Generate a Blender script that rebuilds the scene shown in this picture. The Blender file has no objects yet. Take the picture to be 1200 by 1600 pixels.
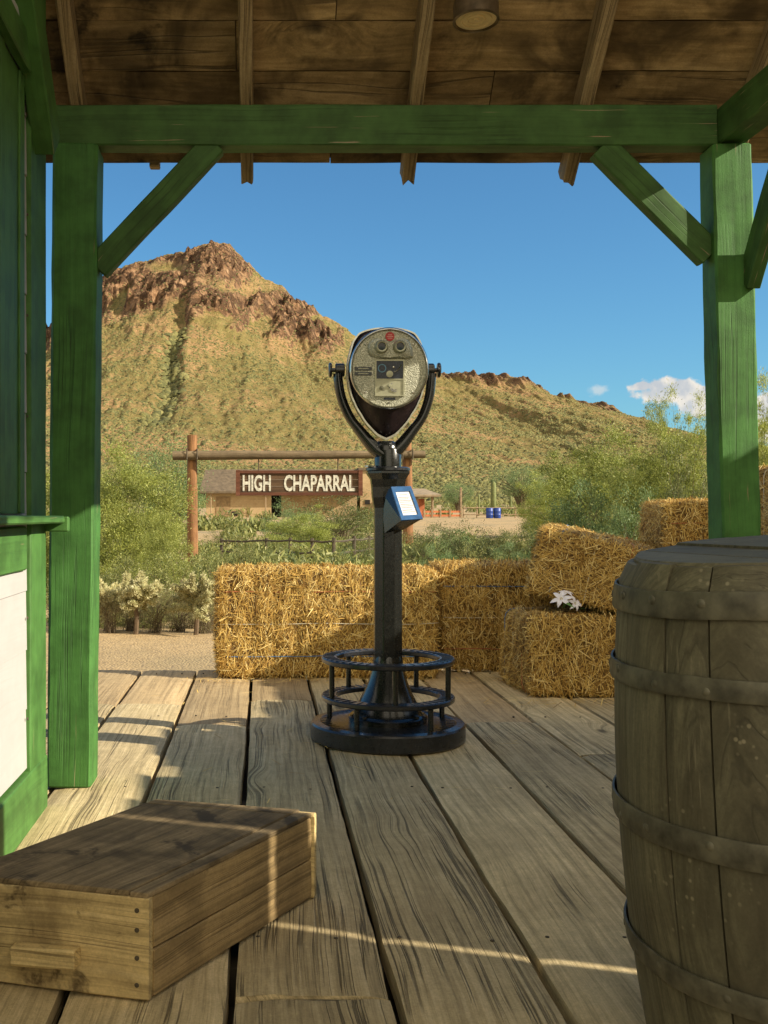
import bpy, math, random
import numpy as np
from mathutils import Vector, Matrix, Quaternion
R = math.radians
C = bpy.context.scene.collection
SC = bpy.context.scene

# ------------------------------------------------------------------ camera, sky, sun, exposure
F = 1680.0; EYE = 0.874; CX = 410.0
cam = bpy.data.objects.new('camera', bpy.data.cameras.new('camera')); C.objects.link(cam)
cam.location = (0, 0, EYE); cam.rotation_euler = (R(90), 0, 0)
cam.data.sensor_fit = 'HORIZONTAL'; cam.data.sensor_width = 36; cam.data.lens = F/1200*36
cam.data.shift_x = (600-CX)/1200.0; cam.data.clip_start = .05; cam.data.clip_end = 20000
SC.camera = cam
S = Vector((1.0, -.34, .56)).normalized()
ELEV = math.asin(S.z); ROT = math.atan2(S.x, S.y)
sl = bpy.data.lights.new('sun', 'SUN'); sl.energy = 5.0; sl.angle = R(.4); sl.color = (1, .89, .70)
so = bpy.data.objects.new('sun', sl); C.objects.link(so); so.rotation_euler = S.to_track_quat('Z', 'Y').to_euler(); so.location = (20, -10, 20)
SC.view_settings.view_transform = 'Standard'; SC.view_settings.look = 'None'
SC.view_settings.gamma = 1; SC.view_settings.exposure = .80

# ------------------------------------------------------------------ node helpers
class NT:
    def __init__(s, nt): s.t = nt; s.n = nt.nodes; s.l = nt.links
    def node(s, typ, ins=None, **kw):
        d = s.n.new(typ)
        for k, v in kw.items(): setattr(d, k, v)
        for k, v in (ins or {}).items(): s.put(d.inputs[k], v)
        return d
    def put(s, i, v):
        if isinstance(v, bpy.types.NodeSocket): s.l.new(v, i)
        else:
            if isinstance(v, (tuple, list)) and len(v) == 3 and i.type == 'RGBA': v = (*v, 1)
            i.default_value = v
    def m(s, op, a, b=0.0, c=0.0, clamp=False):
        return s.node('ShaderNodeMath', {0: a, 1: b, 2: c}, operation=op, use_clamp=clamp).outputs[0]
    def vm(s, op, a, b=(0, 0, 0)): return s.node('ShaderNodeVectorMath', {0: a, 1: b}, operation=op).outputs[0]
    def mix(s, f, a, b, bt='MIX'):
        d = s.n.new('ShaderNodeMix'); d.data_type = 'RGBA'; d.blend_type = bt
        s.put(d.inputs[0], f); s.put(d.inputs[6], a); s.put(d.inputs[7], b); return d.outputs[2]
    def noise(s, v, sc, det=3, ro=.5, di=0.0):
        return s.node('ShaderNodeTexNoise', {'Vector': v, 'Scale': sc, 'Detail': det, 'Roughness': ro, 'Distortion': di}).outputs[0]
    def step(s, x, a, b):
        return s.node('ShaderNodeMapRange', {0: x, 1: a, 2: b, 3: 0.0, 4: 1.0}, interpolation_type='SMOOTHSTEP').outputs[0]
    def xyz(s, v):
        o = s.node('ShaderNodeSeparateXYZ', {0: v}).outputs; return o[0], o[1], o[2]
    def comb(s, a, b, c): return s.node('ShaderNodeCombineXYZ', {0: a, 1: b, 2: c}).outputs[0]
    def obj(s): return s.n.new('ShaderNodeTexCoord').outputs['Object']
    def island(s): return s.n.new('ShaderNodeNewGeometry').outputs['Random Per Island']
    def oi(s): return s.n.new('ShaderNodeObjectInfo').outputs['Random']
    def ramp(s, f, stops):
        d = s.n.new('ShaderNodeValToRGB'); s.put(d.inputs[0], f); e = d.color_ramp.elements
        while len(e) < len(stops): e.new(.5)
        for i, (p, c) in enumerate(stops): e[i].position = p; e[i].color = (*c, 1)
        return d.outputs[0]
    def bump(s, h, st=1.0, dist=.002, nrm=None):
        ins = {'Strength': st, 'Distance': dist, 'Height': h}
        if nrm is not None: ins['Normal'] = nrm
        return s.node('ShaderNodeBump', ins).outputs[0]

def material(name):
    m = bpy.data.materials.new(name); m.use_nodes = True
    t = NT(m.node_tree); b = m.node_tree.nodes['Principled BSDF']
    return m, t, b

def plain(name, col, rough=.6, metal=0.0, var=.25, sc=20, bump=.0, bs=200, coat=0.0, bd=.001):
    m, t, b = material(name)
    o = t.obj(); n = t.noise(o, sc, 4, .6)
    dk = tuple(c*(1-var) for c in col); lt = tuple(min(1, c*(1+var)) for c in col)
    t.put(b.inputs['Base Color'], t.ramp(n, [(.3, dk), (.7, lt)]))
    r = t.m('ADD', t.m('MULTIPLY', t.noise(o, sc*2.3, 3), .25), rough-.12)
    t.put(b.inputs['Roughness'], r); b.inputs['Metallic'].default_value = metal
    if coat: b.inputs['Coat Weight'].default_value = coat; b.inputs['Coat Roughness'].default_value = .12
    if bump: t.put(b.inputs['Normal'], t.bump(t.noise(o, bs, 3), bump, bd))
    return m

def wood(name, ca, cb, dark, axis='Z', grain=1.0, crack=.5, rough=.85, bump=.6, bd=.003, paint=None, chip=.0, stain=.4, knots=True, freq=1.0, stcol=None, stsc=2.5, gw=.07, pv=.30):
    m, t, b = material(name)
    co = t.vm('ADD', t.obj(), t.comb(t.m('MULTIPLY', t.island(), 31.7), t.m('MULTIPLY', t.island(), 17.3), t.m('MULTIPLY', t.island(), 53.9)))
    x, y, z = t.xyz(co)
    a, u, v = {'X': (x, y, z), 'Y': (y, x, z), 'Z': (z, x, y)}[axis]
    base = t.comb(u, v, a)
    w = t.noise(t.comb(t.m('MULTIPLY', u, 3.0), t.m('MULTIPLY', v, 3.0), t.m('MULTIPLY', a, 1.1)), 1.0, 2, .5)
    g = t.m('ADD', t.m('ADD', u, t.m('MULTIPLY', v, .6)), t.m('MULTIPLY', t.m('SUBTRACT', w, .5), gw))
    knots = knots and not paint
    if knots:
        vo = t.node('ShaderNodeTexVoronoi', {'Vector': t.comb(t.m('MULTIPLY', u, 3.2), 0.0, t.m('MULTIPLY', a, 1.3)), 'Scale': 1.0}, feature='F1')
        k = t.m('SUBTRACT', 1.0, t.step(vo.outputs['Distance'], 0.02, .30))
        g = t.m('ADD', g, t.m('MULTIPLY', k, .05))
        kn = t.m('SUBTRACT', 1.0, t.step(vo.outputs['Distance'], .03, .085))
    gv = t.comb(t.m('MULTIPLY', g, 70*freq), t.m('MULTIPLY', v, 14), t.m('MULTIPLY', a, 1.5*freq))
    fine = t.noise(gv, 1.0, 5, .62)
    cv = t.comb(t.m('MULTIPLY', g, 55*freq), t.m('MULTIPLY', v, 9), t.m('MULTIPLY', a, .42*freq))
    cn = t.noise(cv, 1.0, 3, .55)
    cr = t.m('SUBTRACT', 1.0, t.step(t.m('ABSOLUTE', t.m('SUBTRACT', cn, .5)), 0.0, .026))
    br = t.step(t.noise(t.comb(t.m('MULTIPLY', u, 7), v, t.m('MULTIPLY', a, 2.0)), 1.0, 2), t.m('ADD', .32, t.m('MULTIPLY', t.island(), .2)), t.m('ADD', .52, t.m('MULTIPLY', t.island(), .2)))
    cr = t.m('MULTIPLY', cr, br)
    f2 = t.noise(t.comb(t.m('MULTIPLY', g, 330*freq), t.m('MULTIPLY', v, 60), t.m('MULTIPLY', a, 14*freq)), 1.0, 3, .6)
    fine = t.m('ADD', t.m('MULTIPLY', fine, .72), t.m('MULTIPLY', f2, .28))
    col = t.ramp(fine, [(.34, tuple(c*.55 for c in ca)), (.5, ca), (.66, cb)])
    iso = t.noise(base, 190, 4, .7); iso2 = t.noise(base, 28, 4, .65)
    iv = t.m('ADD', t.m('ADD', t.m('MULTIPLY', iso, .75), t.m('MULTIPLY', iso2, .6)), .33)
    col = t.mix(1.0, col, t.comb(iv, iv, iv), 'MULTIPLY')
    tint = t.m('ADD', t.m('MULTIPLY', t.island(), .44), .76)
    col = t.mix(1.0, col, t.comb(tint, tint, tint), 'MULTIPLY')
    big = t.step(t.noise(base, stsc, 4, .6, .6), .38, .68)
    col = t.mix(t.m('MULTIPLY', big, stain), col, stcol or tuple(c*.45 for c in ca))
    h = t.m('ADD', t.m('SUBTRACT', t.m('MULTIPLY', fine, .55*grain), t.m('MULTIPLY', cr, 1.2*crack)), t.m('MULTIPLY', t.m('ADD', iso, iso2), .22*grain))
    if paint:
        pn = t.noise(base, 9, 4, .6)
        pn = t.m('ADD', t.m('MULTIPLY', pn, .7), t.m('MULTIPLY', fine, .45))
        pc = t.mix(t.step(pn, .38, .75), tuple(c*(1-pv) for c in paint), tuple(min(1, c*(1+pv)+.004) for c in paint))
        ch = t.step(t.m('ADD', t.noise(gv, 1.6, 3, .7), t.m('MULTIPLY', t.noise(base, 4, 2), .6)), 1.13-chip, 1.19-chip)
        col = t.mix(ch, pc, col)
    col = t.mix(t.m('MULTIPLY', cr, crack), col, dark)
    if knots:
        col = t.mix(t.m('MULTIPLY', kn, .1 if paint else .75), col, dark); h = t.m('SUBTRACT', h, t.m('MULTIPLY', kn, .25))
    t.put(b.inputs['Base Color'], col)
    b.inputs['Roughness'].default_value = rough; b.inputs['Specular IOR Level'].default_value = .35
    t.put(b.inputs['Normal'], t.bump(h, bump, bd))
    return m

# world: physical sky with a small bank of cumulus low on the right
W = bpy.data.worlds.new('World'); SC.world = W; W.use_nodes = True
t = NT(W.node_tree); bg = W.node_tree.nodes['Background']
sky = t.node('ShaderNodeTexSky', sky_type='NISHITA', sun_disc=False, sun_elevation=ELEV, sun_rotation=ROT, air_density=1.15, dust_density=.5, ozone_density=2.0, altitude=800)
gc = t.n.new('ShaderNodeTexCoord').outputs['Generated']
gx, gy, gz = t.xyz(gc)
ax = t.m('DIVIDE', gx, t.m('MAXIMUM', gy, .01)); az = t.m('DIVIDE', gz, t.m('MAXIMUM', gy, .01))
def blob(px, py, rx, ry):
    dx = t.m('DIVIDE', t.m('SUBTRACT', ax, (px-CX)/F), rx/F); dz = t.m('DIVIDE', t.m('SUBTRACT', az, (800-py)/F), ry/F)
    return t.m('SUBTRACT', 1.0, t.m('SQRT', t.m('ADD', t.m('MULTIPLY', dx, dx), t.m('MULTIPLY', dz, dz))))
cl = blob(1056, 611, 72, 25)
for q in [(1002, 604, 26, 9), (1104, 632, 50, 26), (1210, 640, 60, 34), (1215, 672, 70, 30), (1330, 650, 120, 45)]:
    cl = t.m('MAXIMUM', cl, blob(*q))
cn = t.noise(t.comb(t.m('MULTIPLY', ax, 1.0), 0.0, t.m('MULTIPLY', az, 1.5)), 60, 6, .58)
cf = t.step(t.m('ADD', cl, t.m('MULTIPLY', t.m('SUBTRACT', cn, .5), 1.5)), .04, .36)
wisp = t.m('MULTIPLY', t.step(t.m('ADD', blob(935, 610, 26, 12), t.m('MULTIPLY', t.m('SUBTRACT', cn, .5), 2.2)), .15, .9), .45)
cf = t.m('MULTIPLY', t.m('MAXIMUM', cf, wisp), t.step(gy, .1, .3))
cs = t.noise(t.comb(ax, 0.0, t.m('ADD', az, .004)), 45, 4, .5)
ccol = t.mix(t.step(cs, .4, .65), (6.6, 6.0, 5.2), (4.0, 4.1, 4.3))
skyc = t.mix(1.0, sky.outputs[0], (.42, .76, .95), 'MULTIPLY')
skyc = t.mix(t.m('MULTIPLY', cf, .92), skyc, ccol)
# broad cloud bank added behind the viewpoint as fill light for the porch shade
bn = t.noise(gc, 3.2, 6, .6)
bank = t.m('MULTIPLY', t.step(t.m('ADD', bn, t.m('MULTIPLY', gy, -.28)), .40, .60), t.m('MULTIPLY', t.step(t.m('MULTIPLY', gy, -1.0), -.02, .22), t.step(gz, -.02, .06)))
fill_bank_col = t.mix(t.step(t.noise(gc, 6, 5, .6), .35, .7), (11.6, 10.2, 7.5), (8.3, 7.3, 5.6))
t.put(bg.inputs[0], t.mix(bank, skyc, fill_bank_col))
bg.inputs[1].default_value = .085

# ------------------------------------------------------------------ mesh helpers
RNG = random.Random(7)
class MB:
    def __init__(s): s.v = []; s.f = []
    def add(s, vs, fs):
        o = len(s.v); s.v += [tuple(p) for p in vs]; s.f += [tuple(i+o for i in f) for f in fs]; return s
    def box(s, x0, x1, y0, y1, z0, z1, M=None, bev=0.0):
        if bev:
            return s.cbox(x0, x1, y0, y1, z0, z1, bev, M)
        vs = [Vector((x, y, z)) for z in (z0, z1) for x, y in ((x0, y0), (x1, y0), (x1, y1), (x0, y1))]
        if M: vs = [M @ p for p in vs]
        return s.add(vs, [(3, 2, 1, 0), (4, 5, 6, 7), (0, 1, 5, 4), (1, 2, 6, 5), (2, 3, 7, 6), (3, 0, 4, 7)])
    def cbox(s, x0, x1, y0, y1, z0, z1, b, M=None):
        ring = lambda z, e: [Vector(p) for p in ((x0+b+e, y0+e, z), (x1-b-e, y0+e, z), (x1-e, y0+b+e, z), (x1-e, y1-b-e, z), (x1-b-e, y1-e, z), (x0+b+e, y1-e, z), (x0+e, y1-b-e, z), (x0+e, y0+b+e, z))]
        return s.loft([ring(z0, b*.6), ring(z0+b, 0), ring(z1-b, 0), ring(z1, b*.6)], M=M)
    def loft(s, rings, cap=True, close=True, M=None):
        n = len(rings[0]); vs = [Vector(p) for r in rings for p in r]
        if M: vs = [M @ p for p in vs]
        fs = []
        for i in range(len(rings)-1):
            for j in range(n if close else n-1):
                k = (j+1) % n; fs.append((i*n+j, i*n+k, (i+1)*n+k, (i+1)*n+j))
        if cap: fs.append(tuple(range(n-1, -1, -1))); fs.append(tuple(range((len(rings)-1)*n, len(rings)*n)))
        return s.add(vs, fs)
    def lathe(s, prof, n=48, M=None, cap=True, ph=0.0):
        return s.loft([[(r*math.cos(2*math.pi*j/n+ph), r*math.sin(2*math.pi*j/n+ph), z) for j in range(n)] for r, z in prof], cap, True, M)
    def torus(s, prof, n=64, M=None):   # closed profile swept round z
        rings = []
        for j in range(n):
            a = 2*math.pi*j/n; rings.append([(r*math.cos(a), r*math.sin(a), z) for r, z in prof])
        m = len(prof); vs = [Vector(p) for r in rings for p in r]
        if M: vs = [M @ p for p in vs]
        fs = [(i*m+j, ((i+1) % n)*m+j, ((i+1) % n)*m+(j+1) % m, i*m+(j+1) % m) for i in range(n) for j in range(m)]
        return s.add(vs, fs)
    def tube(s, pts, rad, n=10, M=None, flat=1.0, up=(0, 1, 0)):
        pts = [Vector(p) for p in pts]; rings = []
        rr = rad if isinstance(rad, (list, tuple)) else [rad]*len(pts)
        for i, p in enumerate(pts):
            d = (pts[min(i+1, len(pts)-1)]-pts[max(i-1, 0)]).normalized()
            u = Vector(up); u = (u-d*u.dot(d))
            if u.length < .05: u = Vector((1, 0, 0))-d*d.x
            u.normalize(); w = d.cross(u)
            rings.append([p+u*(math.cos(2*math.pi*j/n)*rr[i]*flat)+w*(math.sin(2*math.pi*j/n)*rr[i]) for j in range(n)])
        return s.loft(rings, M=M)
    def build(s, name, mat, parent=None, smooth=None, local=False, mats=None, fmat=None):
        me = bpy.data.meshes.new(name)
        off = Vector((0, 0, 0))
        if parent is not None and not local: off = Vector(parent.location)
        me.from_pydata([(p[0]-off.x, p[1]-off.y, p[2]-off.z) for p in s.v], [], s.f)
        return link(name, me, mat, parent, smooth, mats)

def link(name, me, mat, parent=None, smooth=None, mats=None):
    for mm in (mats or [mat]): me.materials.append(mm)
    me.update()
    if smooth is not None:
        me.polygons.foreach_set('use_smooth', [True]*len(me.polygons))
        if smooth: me.set_sharp_from_angle(angle=R(smooth))
    o = bpy.data.objects.new(name, me); C.objects.link(o)
    if parent is not None: o.parent = parent
    return o
def npmesh(name, V, Fq):
    me = bpy.data.meshes.new(name); k = Fq.shape[1]
    me.vertices.add(len(V)); me.vertices.foreach_set('co', np.ascontiguousarray(V, dtype=np.float32).ravel())
    me.loops.add(Fq.size); me.loops.foreach_set('vertex_index', np.ascontiguousarray(Fq, dtype=np.int32).ravel())
    me.polygons.add(len(Fq)); me.polygons.foreach_set('loop_start', np.arange(0, Fq.size, k, dtype=np.int32))
    me.update(calc_edges=True); me.validate(); return me
def thing(name, label, cat, loc=(0, 0, 0), group=None, rz=0):
    o = bpy.data.objects.new(name, None); C.objects.link(o); o.location = loc; o.rotation_euler = (0, 0, rz)
    o.empty_display_size = .1
    return tag(o, label, cat, group)
def tag(o, label=None, cat=None, group=None, kind=None):
    if label: o['label'] = label
    if cat: o['category'] = cat
    if group: o['group'] = group
    if kind: o['kind'] = kind
    return o
def dup(o, parent=None):
    c = o.copy(); C.objects.link(c); c.parent = parent
    for ch in list(o.children): dup(ch, c)
    return c
def P(px, py, Y): return Vector(((px-CX)*Y/F, Y, EYE-(py-800)*Y/F))

# lattice noise
def vnoise(x, y, seed=0):
    x = np.asarray(x, float); y = np.asarray(y, float)
    xi = np.floor(x).astype(np.int64); yi = np.floor(y).astype(np.int64); fx = x-xi; fy = y-yi
    fx = fx*fx*(3-2*fx); fy = fy*fy*(3-2*fy)
    def h(a, b):
        n = (a*374761393+b*668265263+seed*974634777) & 0xffffffff
        n = ((n ^ (n >> 13))*1274126177) & 0xffffffff
        return ((n ^ (n >> 16)) & 0xffff)/65535.0
    return (h(xi, yi)*(1-fx)+h(xi+1, yi)*fx)*(1-fy)+(h(xi, yi+1)*(1-fx)+h(xi+1, yi+1)*fx)*fy
def fbm(x, y, o=5, seed=0, g=.5):
    s = 0; a = 1; tt = 0
    for i in range(o): s = s+a*vnoise(x, y, seed+i*13); tt += a; a *= g; x = x*2.03+5.1; y = y*2.03+9.7
    return s/tt
def ridged(x, y, o=5, seed=0):
    s = 0; a = 1; tt = 0
    for i in range(o): s = s+a*(1-np.abs(2*vnoise(x, y, seed+i*7)-1)); tt += a; a *= .5; x = x*2.1+3.3; y = y*2.1+1.7
    return s/tt
def sst(x, a, b):
    k = np.clip((x-a)/(b-a), 0, 1); return k*k*(3-2*k)

# a sawn timber: local z runs along it; edges slightly worn
def timber(name, p0, p1, w, d, mat, parent, side=(1, 0, 0), wob=.0015, ch=.004, taper=None, seg=.05, splits=False):
    p0 = Vector(p0); p1 = Vector(p1); L = (p1-p0).length; Z = (p1-p0).normalized()
    X = Vector(side); X = (X-Z*X.dot(Z)).normalized(); Y = Z.cross(X)
    n = max(3, int(L/seg)); rings = []; sd = RNG.randint(0, 9999)
    cs = [(-w/2+ch, -d/2), (0, -d/2), (w/2-ch, -d/2), (w/2, -d/2+ch), (w/2, 0), (w/2, d/2-ch), (w/2-ch, d/2), (0, d/2), (-w/2+ch, d/2), (-w/2, d/2-ch), (-w/2, 0), (-w/2, -d/2+ch)]
    zs = [0, ch*.7]+[L*i/n for i in range(1, n)]+[L-ch*.7, L]
    n = len(zs)-1
    for i in range(n+1):
        z = zs[i]; r = []
        for j, (a, b) in enumerate(cs):
            q = 1.0
            nx = float(vnoise(z*9+j*5.3, sd+j*.7))-.5; ny = float(vnoise(z*9+j*3.1+50, sd+j*1.7))-.5
            e = 0
            if i in (0, n): q = 1-ch/w*1.2
            if splits and i >= n-1: e = (float(vnoise(j*2.3, sd+9))-.5)*.03
            r.append((a*q+nx*2*wob, b*q+ny*2*wob, z+e))
        rings.append(r)
    mb = MB().loft(rings); o = mb.build(name, mat, parent, local=True)
    Mx = Matrix((X, Y, Z)).transposed().to_4x4()
    off = Vector(parent.location) if parent is not None else Vector((0, 0, 0))
    o.matrix_local = Matrix.Translation(p0-off) @ Mx
    return o

# ------------------------------------------------------------------ materials
G = (.048, .150, .028)
M_green = wood('green_paint', (.30, .22, .13), (.38, .3, .2), (.02, .035, .015), 'Z', .9, .7, .66, .8, .003, paint=G, chip=.12, stain=0)
M_greenw = wood('green_paint_wall', (.30, .22, .13), (.38, .3, .2), (.02, .04, .018), 'Z', .25, .15, .6, .35, .0015, paint=(.056, .148, .030), chip=.08, stain=0)
M_greenb = wood('green_beam_paint', (.30, .22, .13), (.38, .3, .2), (.02, .035, .015), 'Z', .7, .45, .68, .6, .002, paint=(.046, .112, .024), chip=.12, stain=0)
M_deck = wood('weathered_deck', (.53, .42, .23), (.70, .57, .34), (.035, .026, .013), 'Y', 1.0, .62, .8, 1.0, .005, stain=.30, stcol=(.29, .215, .11), freq=1.0)
M_deck2 = wood('newer_deck', (.44, .32, .17), (.54, .41, .23), (.05, .034, .02), 'Y', .5, .35, .8, .5, .003, stain=.25, freq=1.0, knots=False)
M_roof = wood('roof_boards', (.31, .205, .088), (.50, .35, .17), (.022, .014, .006), 'X', .7, .6, .8, .7, .003, stain=.9, stcol=(.050, .031, .012), stsc=4.2, freq=.7)
M_raft = wood('rafter_wood', (.33, .235, .12), (.46, .35, .20), (.04, .025, .012), 'Z', .8, .8, .8, .7, .003, stain=.35, freq=1.3)
M_crate_t = wood('crate_lid_wood', (.12, .088, .048), (.20, .15, .085), (.02, .014, .008), 'X', .7, .5, .8, .6, .002, stain=.75, stcol=(.045, .033, .018), stsc=6, freq=.8)
M_crate = wood('crate_wood', (.22, .145, .065), (.33, .23, .115), (.03, .018, .008), 'X', .5, .6, .8, .5, .0018, stain=.5, stcol=(.10, .066, .03), stsc=5, freq=.7)
M_barrel = wood('barrel_stave', (.120, .112, .070), (.190, .178, .112), (.014, .011, .007), 'Z', .6, .35, .6, .5, .0015, stain=.5, stcol=(.07, .06, .036), stsc=5, knots=False, freq=1.6)
def specks(m):
    t = NT(m.node_tree); b = m.node_tree.nodes['Principled BSDF']; o = t.obj(); src = b.inputs['Base Color'].links[0].from_socket
    v_ = t.node('ShaderNodeTexVoronoi', {'Vector': o, 'Scale': 62.0, 'Randomness': 1.0}, feature='F1')
    k_ = t.m('MULTIPLY', t.m('SUBTRACT', 1.0, t.step(v_.outputs['Distance'], .10, .26)), t.step(t.noise(o, 3.5, 3, .6), .52, .66))
    x_, y_, z_ = t.xyz(o)
    sc_ = t.noise(t.comb(t.m('MULTIPLY', x_, 40), t.m('MULTIPLY', y_, 40), t.m('MULTIPLY', z_, 2.5)), 1.0, 5, .7)
    k2 = t.m('MULTIPLY', t.step(sc_, .60, .72), .45)
    t.put(b.inputs['Base Color'], t.mix(t.m('MAXIMUM', t.m('MULTIPLY', k_, .7), k2), src, (.30, .27, .18)))
specks(M_barrel)
M_hoop = plain('old_hoop_iron', (.105, .100, .070), .5, .25, .5, 26, .7, 70)
M_pole = wood('gate_pole_wood', (.20, .095, .038), (.30, .155, .062), (.05, .02, .008), 'Z', 1, .8, .8, .6, .01, stain=.4, freq=.25, knots=False)
M_grey = wood('grey_log', (.13, .095, .055), (.2, .15, .09), (.03, .02, .012), 'Z', 1, .6, .85, .6, .01, stain=.4, freq=.3, knots=False)
M_black = plain('black_enamel', (.009, .010, .009), .24, 0, .3, 60, .12, 70, .25, .001)
M_ringm = plain('worn_black_enamel', (.012, .013, .016), .30, 0, .6, 45, .3, 110, .3, .001)
M_chrome = plain('dull_chrome', (.50, .49, .44), .22, 1, .2, 40, .1, 60)
M_dkmetal = plain('dark_purple_metal', (.028, .018, .020), .30, .4, .4, 25)
M_blue = plain('blue_frame', (.03, .10, .24), .35, .2, .25, 30)
M_red = plain('red_enamel', (.55, .03, .03), .4, 0, .2, 300)
M_redl = plain('red_badge_mark', (.75, .42, .36), .5)
M_glass = plain('dark_lens', (.006, .007, .010), .08, 0, .1)
M_paper = plain('paper', (.66, .65, .66), .7, 0, .05, 50)
M_ink = plain('grey_print', (.22, .21, .22), .8)
M_inkr = plain('red_print', (.45, .12, .10), .8)
M_cream = plain('cream_letter_paint', (.52, .50, .43), .85, 0, .45, 16)
M_signb = wood('sign_board', (.085, .048, .025), (.14, .085, .045), (.02, .012, .008), 'X', 1, .6, .85, .6, .01, stain=.4, freq=.3, knots=False)
M_signf = wood('sign_frame', (.10, .035, .018), (.15, .06, .035), (.02, .012, .008), 'X', 1, .5, .85, .6, .01, stain=.4, freq=.3, knots=False)
M_blued = plain('blue_drum_plastic', (.012, .045, .25), .45)
M_orange = plain('orange_paint', (.48, .15, .06), .7, 0, .2, 3)
M_rail = plain('weathered_rail', (.28, .20, .12), .85, 0, .3, 5)
M_drail = plain('dark_rail', (.075, .058, .036), .85, 0, .3, 8)
M_string = [plain('twine_red', (.42, .12, .05), .7), plain('twine_white', (.55, .5, .38), .7), plain('twine_blue', (.05, .16, .34), .7)]
M_petal = plain('white_petal', (.78, .76, .84), .6, 0, .08, 60)
M_leafg = plain('flower_leaf', (.10, .2, .05), .6)
M_stamen = plain('flower_stamen', (.55, .45, .12), .6)

def hammered():
    m, t, b = material('hammered_silver'); o = t.obj()
    n = t.node('ShaderNodeTexVoronoi', {'Vector': o, 'Scale': 260.0}, feature='SMOOTH_F1').outputs['Distance']
    t.put(b.inputs['Base Color'], t.ramp(n, [(.15, (.26, .27, .20)), (.6, (.62, .62, .50))]))
    b.inputs['Metallic'].default_value = .35; b.inputs['Roughness'].default_value = .42
    t.put(b.inputs['Normal'], t.bump(n, .9, .002)); return m
M_ham = hammered()
M_plate = plain('satin_plate', (.42, .42, .30), .4, .5, .12, 80)
M_dkplate = plain('dark_plate', (.022, .028, .045), .25, .2, .4, 90)

def straw(name, body=False):
    m, t, b = material(name)
    if body:
        o = t.obj(); x, y, z = t.xyz(o)
        n = t.noise(t.comb(t.m('MULTIPLY', x, 160), t.m('MULTIPLY', y, 55), t.m('MULTIPLY', z, 60)), 1.0, 5, .7)
        c = t.ramp(n, [(.32, (.045, .022, .005)), (.52, (.22, .12, .03)), (.68, (.42, .26, .08))])
        t.put(b.inputs['Normal'], t.bump(n, 1.0, .012))
    else:
        c = t.ramp(t.island(), [(0, (.22, .115, .020)), (.35, (.50, .30, .065)), (.75, (.70, .48, .13)), (1, (.85, .68, .30))])
        b.inputs['Transmission Weight'].default_value = 0
    t.put(b.inputs['Base Color'], c); b.inputs['Roughness'].default_value = .72
    return m
M_straw = straw('straw_stalks'); M_strawb = straw('straw_core', True)

def leafmat(name, cols, rough=.55, trans=.35):
    m, t, b = material(name)
    c = t.ramp(t.island(), [(i/(len(cols)-1), q) for i, q in enumerate(cols)])
    k = t.m('ADD', t.m('MULTIPLY', t.oi(), .3), .85)
    cl = t.noise(t.obj(), 2.2, 3, .5); k2 = t.m('MULTIPLY', k, t.m('ADD', t.m('MULTIPLY', cl, .9), .55))
    c = t.mix(1.0, c, t.comb(k2, k2, k2), 'MULTIPLY')
    t.put(b.inputs['Base Color'], c); b.inputs['Roughness'].default_value = rough
    tr = t.node('ShaderNodeBsdfTranslucent', {'Color': c}).outputs[0]
    mx = t.node('ShaderNodeMixShader', {0: trans, 1: b.outputs[0], 2: tr}).outputs[0]
    t.l.new(mx, m.node_tree.nodes['Material Output'].inputs[0]); return m
M_palo = leafmat('palo_verde_leaf', [(.16, .20, .035), (.30, .34, .07), (.46, .48, .13)])
M_creo = leafmat('creosote_leaf', [(.09, .11, .03), (.20, .225, .06), (.36, .35, .12)])
M_mesq = leafmat('mesquite_leaf', [(.08, .14, .05), (.16, .24, .085), (.26, .34, .13)])
M_dry = leafmat('dry_brush_leaf', [(.17, .145, .065), (.30, .26, .11), (.42, .38, .18)])
M_darkl = leafmat('dark_shrub_leaf', [(.06, .08, .022), (.13, .155, .045), (.24, .255, .08)])
M_bark = plain('desert_bark', (.13, .095, .055), .85, 0, .3, 12)
M_pbark = plain('palo_verde_bark', (.14, .15, .05), .8, 0, .3, 12)

# ------------------------------------------------------------------ terrain
def gz(x, y):
    x = np.asarray(x, float); y = np.asarray(y, float)
    z = np.interp(y, [-50, 6, 9, 14, 28, 55, 85, 100, 200, 260, 20000], [-.13, -.13, -.16, -.30, -.50, -.10, .30, .35, 2.2, 4.0, 4.0])
    k = sst(y, 8, 40)
    return z+(fbm(x*.3, y*.3, 3, 5)-.5)*.10*sst(y, 6.6, 9)+(fbm(x*.05, y*.05, 3, 8)-.5)*.7*k*0.5
def sand():
    m, t, b = material('sandy_ground'); o = t.obj()
    n = t.noise(o, .25, 5, .6); f = t.noise(o, 9, 6, .7)
    pb = t.node('ShaderNodeTexVoronoi', {'Vector': o, 'Scale': 55.0}, feature='F1')
    c = t.ramp(f, [(.3, (.33, .225, .105)), (.7, (.48, .345, .175))])
    c = t.mix(t.step(n, .45, .7), c, (.27, .21, .11))
    peb = t.step(t.node('ShaderNodeSeparateColor', {0: pb.outputs['Color']}).outputs[0], .78, .9)
    c = t.mix(t.m('MULTIPLY', peb, .55), c, (.20, .15, .10))
    t.put(b.inputs['Base Color'], c); b.inputs['Roughness'].default_value = .95
    h = t.m('ADD', t.m('MULTIPLY', f, .6), t.m('MULTIPLY', t.m('SUBTRACT', .5, pb.outputs['Distance']), .6))
    t.put(b.inputs['Normal'], t.bump(h, .8, .015)); return m
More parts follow.
